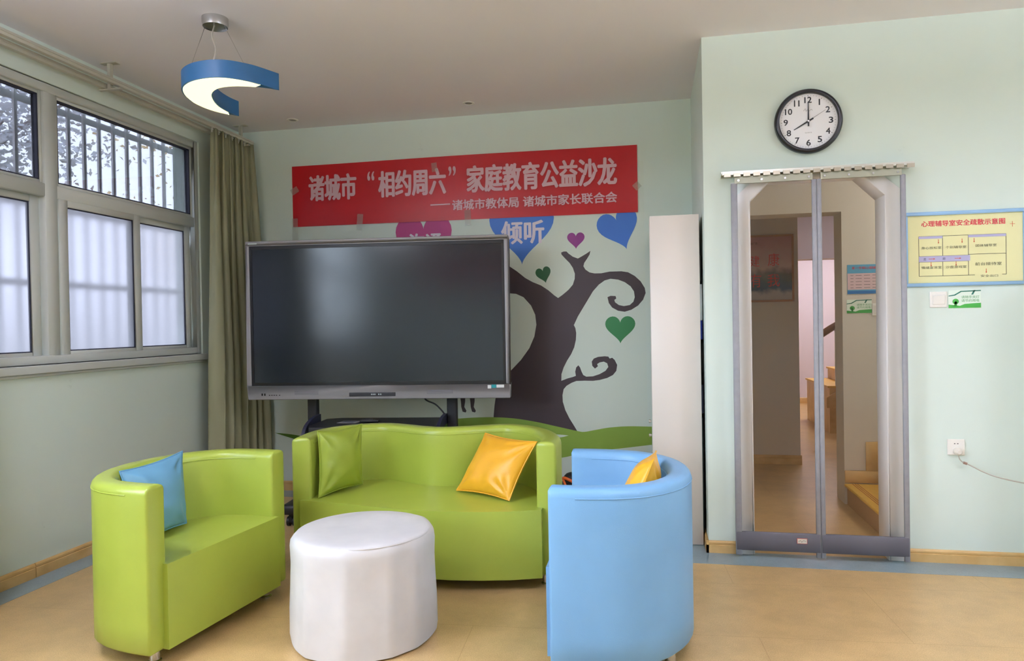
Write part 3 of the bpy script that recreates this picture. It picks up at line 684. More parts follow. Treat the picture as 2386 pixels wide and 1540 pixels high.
# ------------------------------------------------------------------ cushions
def pillow(name, label, TL, TR, BR, BL, thick, m, seed, sag=0.0, flip=1):
    rnd = random.Random(seed); TL, TR, BR, BL = map(Vector, (TL, TR, BR, BL))
    n = ((TR - BL).cross(TL - BR)).normalized() * flip
    base = (BL + BR) / 2
    t = thing(name, label, 'cushion', base)
    N_ = 40; bm = bmesh.new(); grid = {}
    wr = [(rnd.uniform(-1, 1), rnd.uniform(-1, 1), rnd.uniform(0, 6.28), rnd.uniform(5, 9)) for _ in range(7)]
    def pt(u, v, side):
        a, b = u * 2 - 1, v * 2 - 1
        pinch = 0.075
        a2 = a * (1 - pinch * (1 - b * b) * abs(a)); b2 = b * (1 - pinch * (1 - a * a) * abs(b))
        uu, vv = (a2 + 1) / 2, (b2 + 1) / 2
        p = (BL * (1 - uu) + BR * uu) * (1 - vv) + (TL * (1 - uu) + TR * uu) * vv
        hgt = ((1 - abs(a) ** 2.3) * (1 - abs(b) ** 2.3)) ** 0.62
        wv = 0.0
        for cx, cy, ph, fq in wr:
            d = math.hypot(a - cx * 0.9, b - cy * 0.9); wv += 0.05 * math.sin(fq * (a * math.cos(ph) + b * math.sin(ph)) + ph) * math.exp(-d * d * 6)
        for sx_, sy_ in ((1, 1), (1, -1), (-1, 1), (-1, -1)):
            dx, dy = 1 - a * sx_, 1 - b * sy_; d = math.hypot(dx, dy); th_ = math.atan2(dy, dx)
            wv += 0.085 * math.sin(th_ * (9 + 2 * sx_) + seed + sy_) * math.exp(-((d - 0.45) / 0.32) ** 2)
        edge = 4 * (1 - max(abs(a), abs(b)))
        wv *= 1 + 0.8 * math.exp(-edge * 2)
        return p + n * side * thick / 2 * (hgt + wv * min(1, edge)) - base
    for side in (1, -1):
        g_ = [[bm.verts.new(pt(i / N_, j / N_, side)) for i in range(N_ + 1)] for j in range(N_ + 1)]
        for j in range(N_):
            for i in range(N_): bm.faces.new((g_[j][i], g_[j][i + 1], g_[j + 1][i + 1], g_[j + 1][i]))
    bmesh.ops.remove_doubles(bm, verts=bm.verts, dist=1e-4)
    o = obj('cover', bm, m, t, smooth=True, angle=80)
    loop = [(i / 20, 0) for i in range(20)] + [(1, i / 20) for i in range(20)] + [(1 - i / 20, 1) for i in range(20)] + [(0, 1 - i / 20) for i in range(21)]
    bm = bmesh.new(); tube(bm, [pt(u, v, 0) for u, v in loop], 0.0035, 6, False); obj('seam', bm, m, t, smooth=True)
    return t
pillow('cushion', 'dusty blue cushion leaning in the green armchair', (-2.272, 2.66, 0.722), (-2.222, 3.01, 0.748), (-2.175, 2.965, 0.415), (-2.165, 2.62, 0.412), 0.13, M_BLUE2, 2)
pillow('cushion', 'lime green cushion propped against the left arm of the sofa', (-1.815, 3.60, 0.758), (-1.683, 3.90, 0.758), (-1.66, 3.84, 0.415), (-1.785, 3.54, 0.405), 0.12, M_GREEN2, 12)
pillow('cushion', 'amber yellow cushion leaning at the right end of the sofa', (-0.945, 3.945, 0.706), (-0.605, 3.70, 0.702), (-0.737, 3.585, 0.412), (-1.075, 3.775, 0.412), 0.14, M_YELLOW, 5)
pillow('cushion', 'amber yellow cushion in the blue armchair, mostly hidden', (0.015, 3.14, 0.765), (0.003, 2.80, 0.795), (-0.14, 2.80, 0.415), (-0.13, 3.14, 0.412), 0.14, M_YELLOW, 8)

# ------------------------------------------------------------------ white round pouf
pf = thing('pouf', 'white round leatherette pouf table between the seats', 'pouf', (-1.238, 2.868, 0), 0.25)
bm = bmesh.new(); rings = []; nseg = 11
rnd = random.Random(11)
ang = sorted((2 * math.pi * (k + rnd.uniform(-0.22, 0.22)) / nseg) for k in range(nseg))
for rr_, z in ((0.0, 0.0), (0.285, 0.0), (0.306, 0.008), (0.312, 0.04), (0.311, 0.15), (0.306, 0.25), (0.303, 0.34), (0.305, 0.412), (0.302, 0.437), (0.291, 0.453), (0.272, 0.459), (0.2, 0.456), (0.0, 0.453)):
    if rr_ == 0: rings.append([bm.verts.new((0, 0, z))]); continue
    ring = []; fct = 1.0 if 0.02 < z < 0.4 else 0.0
    for k in range(88):
        a = 2 * math.pi * k / 88
        d = min(abs((a - q + math.pi) % (2 * math.pi) - math.pi) for q in ang)
        f = 1 - 0.042 * (1 - (1 - min(d, 0.27) / 0.27) ** 2) * (0.45 + 0.55 * fct)
        ell = 1 + 0.02 * math.cos(2 * (a - 0.6))
        ring.append(bm.verts.new((rr_ * f * ell * math.cos(a), rr_ * f * ell * math.sin(a), z)))
    rings.append(ring)
for a, b in zip(rings, rings[1:]):
    for k in range(88):
        k2 = (k + 1) % 88
        if len(a) == 1: bm.faces.new((a[0], b[k], b[k2]))
        elif len(b) == 1: bm.faces.new((a[k], b[0], a[k2]))
        else: bm.faces.new((a[k], a[k2], b[k2], b[k]))
obj('cover', bm, M_POUF, pf, smooth=True, angle=60)
bm = bmesh.new(); tube(bm, [(0.285 * math.cos(2 * math.pi * k / 64), 0.285 * math.sin(2 * math.pi * k / 64), 0.451) for k in range(65)], 0.004, 6, False)
obj('piping', bm, M_POUF, pf, smooth=True)

# ------------------------------------------------------------------ white cabinet in the recess
M_CAB = mat('white_laminate', (228, 219, 212), 0.45)
cb = thing('cabinet', 'tall white cabinet standing side-on in the recess beside the mural', 'cabinet', (0, 0, 0))
CX0, CX1, CY0, CY1 = 0.014, 0.284, 4.294, 5.275
bm = bmesh.new(); box(bm, CX0 - 0.012, CX1 + 0.004, CY0, CY0 + 0.02, 0.003, 1.962); obj('side_panel', bm, M_CAB, cb, bevel=0.002, seg=1)
obj('side_panel', B(CX0, CX1, CY1 - 0.02, CY1, 0.003, 1.962), M_CAB, cb)
obj('top_panel', B(CX0, CX1, CY0 + 0.02, CY1 - 0.02, 1.94, 1.96), M_CAB, cb)
obj('base', B(CX0 + 0.01, CX1, CY0 + 0.02, CY1 - 0.02, 0.003, 0.07), M_CAB, cb)
for z in (0.76, 1.20, 1.55): obj('shelf', B(CX0 + 0.01, CX1 - 0.01, CY0 + 0.02, CY1 - 0.02, z, z + 0.02), M_CAB, cb)
for i in range(2):
    y0 = CY0 + 0.022 + i * 0.47
    d = obj('door', B(CX0 - 0.015, CX0, y0, y0 + 0.465, 0.075, 0.76), M_CAB, cb, bevel=0.002, seg=1)
    for z in (0.725, 0.64):
        if i == 0:
            bm = bmesh.new(); tube(bm, [(CX0 - 0.018, y0 + 0.05, z), (CX0 - 0.03, y0 + 0.05, z), (CX0 - 0.034, y0 + 0.05, z)], [0.006, 0.011, 0.010], 12); obj('knob', bm, M_STEEL, d, smooth=True)
    d2 = obj('door', B(CX0 - 0.015, CX0, y0, y0 + 0.465, 0.775, 1.955), M_CAB, cb, bevel=0.002, seg=1)
# things that stick out of the cabinet's open rear by the corner
def stick(name, label, cat, z0, z1, rgb, y1=4.62, x=0.300):
    bm = B(0.10, x, CY0 + 0.03, y1, z0, z1); return tag(obj(name, bm, mat(name + '_cover', rgb, 0.5), bevel=0.002, seg=1), label, cat)
stick('file_box', 'pale grey file box at the edge of the white cabinet by the wall corner', 'box', 1.571, 1.72, (60, 58, 56), 4.5, 0.298)
stick('paper_box', 'white box showing in the gap between cabinet and wall corner', 'box', 1.335, 1.549, (226, 230, 236), 4.6, 0.302)
stick('ring_binder', 'dark blue binder showing in the gap beside the white cabinet', 'binder', 1.221, 1.333, (30, 50, 150), 4.55, 0.301)
stick('book_stack', 'dark books low in the gap beside the white cabinet', 'books', 0.781, 0.95, (30, 34, 60), 4.6, 0.302)
stick('folding_board', 'blackish green board low in the gap beside the white cabinet', 'board', 0.071, 0.755, (22, 34, 32), 4.5, 0.298)

# ------------------------------------------------------------------ item behind the blue armchair
bb = thing('toolbox', 'low dark box on the floor behind the blue armchair', 'box', (-0.55, 5.06, 0))
obj('case', B(-0.12, 0.14, -0.10, 0.10, 0, 0.155), M_BLACK, bb, bevel=0.01)
obj('lid', B(-0.122, 0.142, -0.102, 0.102, 0.155, 0.168), mat('dark_brown_lid', (60, 44, 40), 0.5), bb, bevel=0.006)
hm = thing('toy_helmet', 'small black and orange rounded toy helmet on the dark box behind the chair', 'toy', (-0.575, 5.05, 0.168))
bm = bmesh.new(); lathe(bm, [(0.058, 0.0), (0.062, 0.02), (0.062, 0.04), (0.055, 0.062), (0.04, 0.078), (0.02, 0.086), (0, 0.088)], 0, 0, 0, 28); obj('shell', bm, M_BLACK, hm, smooth=True)
bm = bmesh.new(); tube(bm, [(-0.063 * math.cos(a), -0.063 * math.sin(a), 0.040 + 0.014 * math.sin(a * 2)) for a in (math.pi * k / 16 for k in range(17))], 0.011, 8)
tube(bm, [(-0.058, -0.025, 0.04), (-0.046, -0.043, 0.018), (-0.04, -0.045, 0.0)], 0.010, 8)
obj('trim', bm, mat('orange_plastic', (236, 106, 30), 0.4), hm, smooth=True)

# ------------------------------------------------------------------ wall clock
CXc, CZc = 0.872, 2.425
ck = thing('wall_clock', 'round white wall clock with black rim showing eight o\'clock above the doorway', 'clock', (CXc, YR, CZc))
Rx = Matrix.Rotation(math.radians(90), 4, 'X')
bm = bmesh.new(); lathe(bm, [(0.150, 0.0), (0.172, 0.0), (0.178, 0.012), (0.178, 0.030), (0.172, 0.042), (0.162, 0.046), (0.154, 0.042), (0.152, 0.030)], 0, 0, 0, 72, Rx); obj('rim', bm, mat('black_gloss', (24, 24, 30), 0.25), ck, smooth=True, angle=50)
bm = bmesh.new(); lathe(bm, [(0, 0.0), (0.154, 0.0), (0.154, 0.024), (0, 0.024)], 0, 0, 0, 72, Rx); obj('dial', bm, mat('clock_white', (240, 240, 246), 0.5), ck)
M_NUM = mat('clock_ink', (34, 36, 44), 0.5)
parts = []
for k in range(1, 13):
    a = math.pi / 2 - k * math.pi / 6; cx, cz = 0.118 * math.cos(a), 0.118 * math.sin(a) * 1.0
    hw = 0.0118 * (1.62 if k >= 10 else 1.0)
    if k == 1: hw = 0.0036
    if k == 11: hw = 0.0145
    text('numeral', str(k), M_NUM, ck, cx - hw, cx + hw, cz - 0.0172, cz + 0.0172, -0.0248, bold=0.03)
text('lettering', 'QUARTZ', MATS.get('grey_ink') or mat('grey_ink', (120, 120, 124), 0.5), ck, -0.018, 0.018, -0.066, -0.060, -0.0248)
bm = bmesh.new()
for k in range(60):
    a = k * math.pi / 30; R = Matrix.Rotation(a, 4, 'Y'); l = 0.006 if k % 5 == 0 else 0.0035; hw = 0.0011 if k % 5 == 0 else 0.0006
    box(bm, -hw, hw, -0.0250, -0.0240, 0.1435 - l, 0.1435, R)
obj('minute_marks', bm, M_NUM, ck)
bm = bmesh.new(); tube(bm, spline([(-0.024, -0.0246, 0.058), (-0.014, -0.0246, 0.070), (-0.010, -0.0246, 0.056), (0.0, -0.0246, 0.066), (0.006, -0.0246, 0.056), (0.016, -0.0246, 0.066), (0.022, -0.0246, 0.058)], 5), 0.0008, 5); obj('emblem', bm, mat('grey_ink', (120, 120, 124), 0.5), ck)
def hand(nm, ang, l, tail, w0, w1, y):
    bm = bmesh.new(); R = Matrix.Rotation(math.radians(ang), 4, 'Y'); prism(bm, [(-w0, -tail), (w0, -tail), (w0, 0), (w1, l), (-w1, l), (-w0, 0)], 'y', y - 0.0012, y)
    for v in bm.verts: v.co = R @ v.co
    obj(nm, bm, M_NUM, ck)
hand('hour_hand', 240, 0.088, 0.03, 0.0046, 0.0018, -0.027); hand('minute_hand', 0, 0.108, 0.028, 0.0042, 0.0018, -0.029); hand('second_hand', 58, 0.105, 0.02, 0.0011, 0.0006, -0.031)
bm = bmesh.new(); lathe(bm, [(0, 0.024), (0.005, 0.024), (0.005, 0.034), (0, 0.034)], 0, 0, 0, 20, Rx); obj('hub', bm, M_CHROME, ck)

# ------------------------------------------------------------------ door curtain of clear film
M_FILM = clear('clear_pvc_film', (0.93, 0.915, 0.915), 0.03, 0.16)
M_EDGE = mat('grey_webbing', (150, 150, 156), 0.6, noise=0.08, nscale=30); M_HEM = mat('dark_grey_webbing', (92, 90, 98), 0.6)
YC = 4.105
rl = thing('curtain_track', 'steel track with clips above the doorway holding the clear door curtain', 'track', (0, 0, 0))
bm = bmesh.new(); box(bm, 0.403, 1.384, 4.150, 4.176, 2.138, 2.172); box(bm, 0.403, 1.384, 4.085, 4.150, 2.150, 2.156); box(bm, 0.403, 1.384, 4.083, 4.089, 2.140, 2.158); obj('rail', bm, M_STEEL, rl)
bm = bmesh.new()
for i in range(19):
    x = 0.43 + i * 0.052; box(bm, x - 0.018, x + 0.018, 4.078, 4.084, 2.128, 2.148)
obj('clips', bm, mat('brushed_tan_steel', (176, 168, 150), 0.3, metal=1.0), rl)
for i in range(5):
    x = 0.50 + i * 0.195
    bm = bmesh.new(); tube(bm, [(x, 4.1495, 2.162), (x, 4.140, 2.162)], 0.007, 10); obj('screw', bm, M_GASKET, rl)
def leaf(label, x0, x1, inner_left):
    t = thing('door_curtain', label, 'door curtain', (0, 0, 0))
    bm = bmesh.new(); nx, nz = 14, 20; rows = []
    for j in range(nz + 1):
        rows.append([bm.verts.new((x0 + (x1 - x0) * i / nx, YC + 0.004 * math.sin(5 * i / nx + j * 0.25), 0.03 + (2.10 - 0.03) * j / nz)) for i in range(nx + 1)])
    for a, b in zip(rows, rows[1:]):
        for i in range(nx): bm.faces.new((a[i], a[i + 1], b[i + 1], b[i]))
    o = obj('film', bm, M_FILM, t)
    for p in o.data.polygons: p.use_smooth = True
    wa = 0.020 if not inner_left else 0.016; wb = 0.022 if inner_left else 0.018
    for (a, b) in ((x0, x0 + (0.034 if not inner_left else 0.024)), (x1 - (0.024 if not inner_left else 0.026), x1)):
        bm = bmesh.new(); box(bm, a, b, YC - 0.010, YC + 0.006, 0.018, 2.095); obj('edge_strip', bm, M_EDGE, t, bevel=0.003, seg=1)
    bm = bmesh.new(); box(bm, x0 + 0.002, x1 - 0.002, YC - 0.012, YC + 0.008, 0.046, 0.150); obj('hem_band', bm, M_HEM, t, bevel=0.004, seg=1)
    bm = bmesh.new(); box(bm, x0 + 0.02, x1 - 0.02, YC - 0.010, YC + 0.006, 2.092, 2.130); cl = obj('clamp_plate', bm, mat('pale_steel', (164, 164, 146), 0.4, metal=0.5), t)
    for i in range(4):
        x = x0 + 0.04 + (x1 - x0 - 0.08) * i / 3
        bm = bmesh.new(); tube(bm, [(x, YC - 0.010, 2.108), (x, YC - 0.016, 2.108)], 0.006, 10); obj('rivet', bm, M_CHROME, cl)
    return t
lf = leaf('left half of the clear plastic door curtain, with the small label', 0.450, 0.8985, False)
leaf('right half of the clear plastic door curtain', 0.8995, 1.346, True)
lb = obj('label_patch', B(0.772, 0.826, YC - 0.0135, YC - 0.012, 0.095, 0.125), mat('label_red', (190, 80, 70), 0.5), lf)
obj('label_paper', B(0.7745, 0.8235, YC - 0.0142, YC - 0.0134, 0.0975, 0.1225), mat('label_cream', (222, 214, 200), 0.5), lb)
bm = bmesh.new(); tube(bm, spline([(0.78, YC - 0.0145, 0.106), (0.79, YC - 0.0145, 0.114), (0.796, YC - 0.0145, 0.104), (0.806, YC - 0.0145, 0.114), (0.818, YC - 0.0145, 0.108)], 5), 0.0008, 5); obj('scribble', bm, M_NUM, lb)

# ------------------------------------------------------------------ evacuation board, switch, sign, socket
Yw = YR
bd = thing('notice_board', 'yellow evacuation plan board with blue frame right of the doorway', 'notice board', (0, 0, 0))
bx0, bx1, bz0, bz1 = 1.362, 1.946, 1.495, 1.897
M_BF = mat('light_blue_frame', (150, 190, 228), 0.4); M_BS = mat('pale_yellow_board', (226, 222, 168), 0.4)
bm = bmesh.new()
box(bm, bx0, bx1, Yw - 0.018, Yw, bz0, bz0 + 0.019); box(bm, bx0, bx1, Yw - 0.018, Yw, bz1 - 0.019, bz1)
box(bm, bx0, bx0 + 0.012, Yw - 0.018, Yw, bz0 + 0.019, bz1 - 0.019); box(bm, bx1 - 0.014, bx1, Yw - 0.018, Yw, bz0 + 0.019, bz1 - 0.019)
obj('frame', bm, M_BF, bd, bevel=0.004, seg=1)
Yb_ = Yw - 0.008
obj('sheet', B(bx0 + 0.01, bx1 - 0.012, Yb_, Yw, bz0 + 0.017, bz1 - 0.017), M_BS, bd)
M_RED = mat('crimson_print', (200, 36, 62), 0.5); M_DK = mat('dark_print', (56, 56, 44), 0.5); M_LAV = mat('lavender_print', (176, 172, 206), 0.5); M_NAVY = mat('navy_print', (40, 40, 84), 0.5); M_ORG = mat('red_arrow_print', (206, 80, 50), 0.5)
def bq(zx, zy):    # close-up pixel of the board -> wall point
    p = onY(2080 + zx * 0.19478, 460 + zy * 0.19480, Yw - 0.01); return p.x, p.z
def brect(a, b, c2, d2):
    p = bq(a, d2); q = bq(c2, b); return p[0], q[0], p[1], q[1]
x0, x1, _, _ = brect(338, 0, 1345, 10); z0 = (bq(338, 352)[1] + bq(1345, 318)[1]) / 2; z1 = (bq(338, 285)[1] + bq(1345, 240)[1]) / 2
text('title', '心理辅导室安全疏散示意图', M_RED, bd, x0, x1, z0, z1, Yb_ - 0.0008, bold=0.025)
def levelz(za, zb, x): return (bq(x, za)[1] + bq(x, zb)[1]) / 2
gx = [bq(315, 700)[0], bq(600, 700)[0], bq(908, 700)[0], bq(1360, 700)[0]]; gz = [bq(315, 945)[1], bq(315, 775)[1], bq(315, 708)[1], bq(315, 470)[1]]
bm = bmesh.new(); lw = 0.0012
def hline(xa, xb, z): box(bm, xa, xb, Yb_ - 0.0005, Yb_, z - lw, z + lw)
def vline(x, za, zb): box(bm, x - lw, x + lw, Yb_ - 0.0005, Yb_, za, zb)
for x in gx: vline(x, gz[0], gz[3])
for z in (gz[0], gz[3], gz[2], gz[1]): hline(gx[0], gx[2], z)
hline(gx[2], gx[3], gz[3]); hline(gx[2], gx[3], gz[2] + 0.004); hline(gx[2], gx[2] + 0.03, gz[0]); hline(gx[3] - 0.02, gx[3], gz[0])
obj('plan_lines', bm, M_DK, bd)
bm = bmesh.new(); box(bm, gx[0], gx[1], Yb_ - 0.0007, Yb_, gz[3] - 0.013, gz[3]); box(bm, gx[2], gx[3], Yb_ - 0.0007, Yb_, gz[3] - 0.013, gz[3]); box(bm, gx[0], gx[2] + 0.008, Yb_ - 0.0007, Yb_, gz[1], gz[2]); obj('corridor_bands', bm, M_LAV, bd)
rows_ = []
def lab(s, xa, xb, zc, h=0.014): rows_.append((s, xa, xb, zc - h / 2, zc + h / 2, Yb_ - 0.0010))
zt_ = gz[2] + (gz[3] - gz[2]) * 0.42; zl_ = gz[0] + (gz[1] - gz[0]) * 0.60
lab('身心放松室', gx[0] + 0.012, gx[1] - 0.006, zt_); lab('个别辅导室', gx[1] + 0.014, gx[2] - 0.010, zt_); lab('团体辅导室', gx[2] + 0.035, gx[3] - 0.045, zt_ + 0.004)
lab('情绪宣泄室', gx[0] + 0.012, gx[1] - 0.006, zl_); lab('沙盘游戏室', gx[1] + 0.014, gx[2] - 0.010, zl_); lab('前台接待室', gx[2] + 0.032, gx[3] - 0.022, zl_ + 0.012, 0.017); lab('安全出口', gx[2] + 0.058, gx[3] - 0.040, gz[0] - 0.006, 0.013)
merge_text('lettering', rows_, M_DK, bd)
rows_ = []; zm = (gz[1] + gz[2]) / 2; lab('走', gx[0] + 0.022, gx[0] + 0.036, zm, 0.014); lab('廊', gx[1] - 0.001, gx[1] + 0.013, zm, 0.014); merge_text('lettering', rows_, M_NAVY, bd)
bm = bmesh.new()
for x, z in ((gx[1] - 0.02, gz[3] - 0.028), (gx[2] - 0.03, gz[3] - 0.028), (gx[2] + 0.028, gz[3] - 0.028), (gx[2] + 0.085, gz[0] + 0.022), (gx[0] + 0.06, gz[1] - 0.012), (gx[1] + 0.065, gz[1] - 0.012)):
    box(bm, x - 0.0012, x + 0.0012, Yb_ - 0.0009, Yb_, z - 0.010, z + 0.010); prism(bm, [(x - 0.004, z - 0.006), (x + 0.004, z - 0.006), (x, z - 0.013)], 'y', Yb_ - 0.0009, Yb_)
for x in (gx[0] + 0.06, gx[1] + 0.07): box(bm, x - 0.012, x + 0.012, Yb_ - 0.0012, Yb_, zm - 0.0012, zm + 0.0012); prism(bm, [(x + 0.012, zm - 0.004), (x + 0.02, zm), (x + 0.012, zm + 0.004)], 'y', Yb_ - 0.0012, Yb_)
cxp, czp = bq(1435, 315); box(bm, cxp - 0.012, cxp + 0.012, Yb_ - 0.0009, Yb_, czp - 0.001, czp + 0.001); box(bm, cxp - 0.001, cxp + 0.001, Yb_ - 0.0009, Yb_, czp - 0.014, czp + 0.014)
obj('arrows', bm, M_ORG, bd)

sw = thing('light_switch', 'white square light switch under the notice board', 'switch', (1.524, Yw, 1.424))
M_SW = mat('white_switch', (236, 232, 226), 0.35)
obj('plate', B(-0.043, 0.043, -0.008, 0, -0.043, 0.043), M_SW, sw, bevel=0.004)
bm = bmesh.new(); prism(bm, [(-0.008, -0.028), (-0.012, -0.022), (-0.014, 0.022), (-0.008, 0.026)], 'x', -0.031, 0.031); obj('rocker', bm, M_SW, sw, bevel=0.002)

M_GS = mat('sign_white', (226, 238, 226), 0.45); M_SG = mat('sign_green', (62, 158, 62), 0.45); M_TEAL = mat('sign_teal', (38, 110, 92), 0.45); M_SGT = mat('sign_text_green', (92, 160, 104), 0.45)
def green_sign(label, x0, x1, z0, z1, Y, rows2):
    t = thing('reminder_sign', label, 'sign', (0, 0, 0)); W_, H_ = x1 - x0, z1 - z0
    def P(u, v): return (x0 + u * W_, z0 + v * H_)
    obj('sheet', B(x0, x1, Y - 0.002, Y, z0, z1), M_GS, t)
    bm = bmesh.new(); y = Y - 0.0026
    def poly(bm, pts): prism(bm, [P(*p) for p in pts], 'y', y, Y - 0.0019)
    poly(bm, [(0, 0), (1, 0), (1, 0.27), (0.75, 0.25), (0.5, 0.22), (0.35, 0.12), (0.2, 0.16), (0, 0.20)])
    cx, cz = P(0.22, 0.37); poly_n = [(cx + 0.10 * W_ * math.cos(a), cz + 0.10 * W_ * math.sin(a) * 0.95) for a in (2 * math.pi * k / 18 for k in range(18))]
    prism(bm, poly_n, 'y', y, Y - 0.0019); box(bm, cx - 0.006, cx + 0.006, y, Y - 0.0019, z0 + 0.12 * H_, cz); obj('grass_and_tree', bm, M_SG, t)
    bm = bmesh.new(); poly(bm, [(0, 0.66), (0.2, 0.70), (0.4, 0.90), (1.0, 0.93), (1.0, 0.99), (0.38, 0.96), (0.18, 0.76), (0, 0.71)]); poly(bm, [(0.70, 0.74), (0.76, 0.74), (0.84, 0.99), (0.78, 0.99)]); obj('skyline', bm, M_TEAL, t)
    pr = [(rows2[0], *[P(0.40, 0)[0], P(0.95, 0)[0], P(0, 0.53)[1], P(0, 0.69)[1]], Y - 0.0027), (rows2[1], *[P(0.40, 0)[0], P(0.95, 0)[0], P(0, 0.33)[1], P(0, 0.49)[1]], Y - 0.0027)]
    merge_text('lettering', pr, M_SGT, t)
    return t
a = onY(2210, 718, Yw); b = onY(2285, 675, Yw)
green_sign('small green and white reminder sign right of the light switch', a.x, b.x, a.z, b.z, Yw, ('请随手关灯', '请节约用电'))

so_ = thing('wall_socket', 'white wall socket low on the wall right of the doorway', 'socket', (1.602, Yw, 0.628))
obj('plate', B(-0.043, 0.043, -0.008, 0, -0.043, 0.043), M_SW, so_, bevel=0.004)
bm = bmesh.new(); box(bm, -0.011, -0.004, -0.0085, -0.0075, 0.017, 0.021); box(bm, 0.004, 0.011, -0.0085, -0.0075, 0.017, 0.021); obj('slots', bm, M_BLACK, so_)
pg = thing('power_plug', 'white plug in the wall socket with a thin cable running right', 'plug', (1.606, Yw - 0.008, 0.606))
bm = bmesh.new(); lathe(bm, [(0, 0.0), (0.021, 0.0), (0.021, 0.012), (0.016, 0.028), (0.010, 0.034), (0, 0.034)], 0, 0, 0, 24, Rx); obj('body', bm, mat('plug_white', (224, 216, 206), 0.4), pg, smooth=True)
bm = bmesh.new(); pts = [(0.0, -0.016, -0.018), (0.006, -0.018, -0.040), (0.022, -0.020, -0.056), (0.05, -0.025, -0.068), (0.12, -0.05, -0.105), (0.20, -0.07, -0.130), (0.34, -0.09, -0.155), (0.6, -0.10, -0.20), (1.0, -0.06, -0.35)]
tube(bm, spline(pts, 6), 0.0032, 8); obj('cord', bm, mat('cord_grey', (176, 170, 158), 0.5), pg, smooth=True)
bm = bmesh.new(); tube(bm, [(0.022, -0.020, -0.056), (0.038, -0.023, -0.062)], 0.007, 10); obj('cord_clip', bm, mat('cord_clip_brown', (150, 120, 104), 0.5), pg)

# ------------------------------------------------------------------ pendant lamp (crescent)
lx, ly, lz = -2.0275, 3.256, 2.50
pl = thing('pendant_lamp', 'blue crescent pendant lamp hanging from the ceiling, lit', 'lamp', (lx, ly, lz))
near_ = [(-0.264, -0.02), (-0.236, -0.117), (-0.188, -0.205), (-0.132, -0.258), (-0.064, -0.294), (0.012, -0.310), (0.077, -0.304), (0.130, -0.276), (0.183, -0.220), (0.215, -0.162), (0.253, -0.069)]
inner_ = [(0.225, -0.101), (0.173, -0.140), (0.12, -0.164), (0.061, -0.177), (0.0, -0.169), (-0.054, -0.136), (-0.104, -0.077), (-0.150, 0.014), (-0.176, 0.098), (-0.184, 0.19), (-0.176, 0.262)]
far_ = [(-0.176, 0.264), (-0.204, 0.226), (-0.242, 0.168), (-0.264, 0.092), (-0.268, 0.02), (-0.264, -0.02)]
ol = [tuple(v) for v in spline(near_, 5)] + [tuple(v) for v in spline(inner_, 5)] + [tuple(v) for v in spline(far_, 5)][:-1]
bm = bmesh.new(); prism(bm, ol, 'z', 0.0, 0.082); obj('shade', bm, mat('lamp_blue', (34, 94, 146), 0.45), pl, smooth=True, angle=35)
m_led = mat('warm_led_diffuser', (255, 250, 225), 0.6, emit=(1.0, 0.97, 0.50), estr=LED_NEAR)
def shrink(poly, d):
    n = len(poly); out = []
    A = sum(poly[i][0] * poly[(i + 1) % n][1] - poly[(i + 1) % n][0] * poly[i][1] for i in range(n)); sgn = 1 if A > 0 else -1
    for i in range(n):
        a, b = Vector(poly[i - 1]), Vector(poly[(i + 1) % n]); t = (b - a).normalized(); out.append(tuple(Vector(poly[i]) + Vector((-t.y, t.x)) * d * sgn))
    return out
nr2 = [(x, y) for x, y in near_ if x < 0.23]
dl = [tuple(v) for v in spline(near_[:-1], 5)] + [tuple(v) for v in spline(inner_[1:-1], 5)] + [tuple(v) for v in spline(far_[1:], 5)][:-1]
bm = bmesh.new(); prism(bm, shrink(dl, 0.007), 'z', -0.003, 0.006); obj('diffuser', bm, m_led, pl)
bm = bmesh.new(); lathe(bm, [(0, 0.41), (0.045, 0.41), (0.062, 0.405), (0.066, 0.425), (0.066, 0.45), (0, 0.45)], -0.175, 0.062, 0, 40); obj('canopy', bm, M_CHROME, pl, smooth=True, angle=30)
qa = onZ(447, 148, 2.582); qb = onZ(567, 146, 2.582)
for (a, b) in (((-0.235, 0.06, 0.41), (qa.x - lx, qa.y - ly, 0.082)), ((-0.12, 0.05, 0.41), (qb.x - lx, qb.y - ly, 0.082))):
    bm = bmesh.new(); tube(bm, [a, b], 0.0013, 6); obj('wire', bm, M_CHROME, pl)
bm = bmesh.new(); qc = onZ(497, 141, 2.582); ex, ey = qc.x - lx, qc.y - ly
tube(bm, spline([(-0.175, 0.055, 0.41), (-0.175 + (ex + 0.175) * 0.3, 0.055 + (ey - 0.055) * 0.35, 0.30), (-0.175 + (ex + 0.175) * 0.75, 0.055 + (ey - 0.055) * 0.7, 0.18), (ex, ey, 0.078)], 6), 0.004, 8); obj('cord', bm, mat('clear_cord', (190, 186, 176), 0.3), pl, smooth=True)
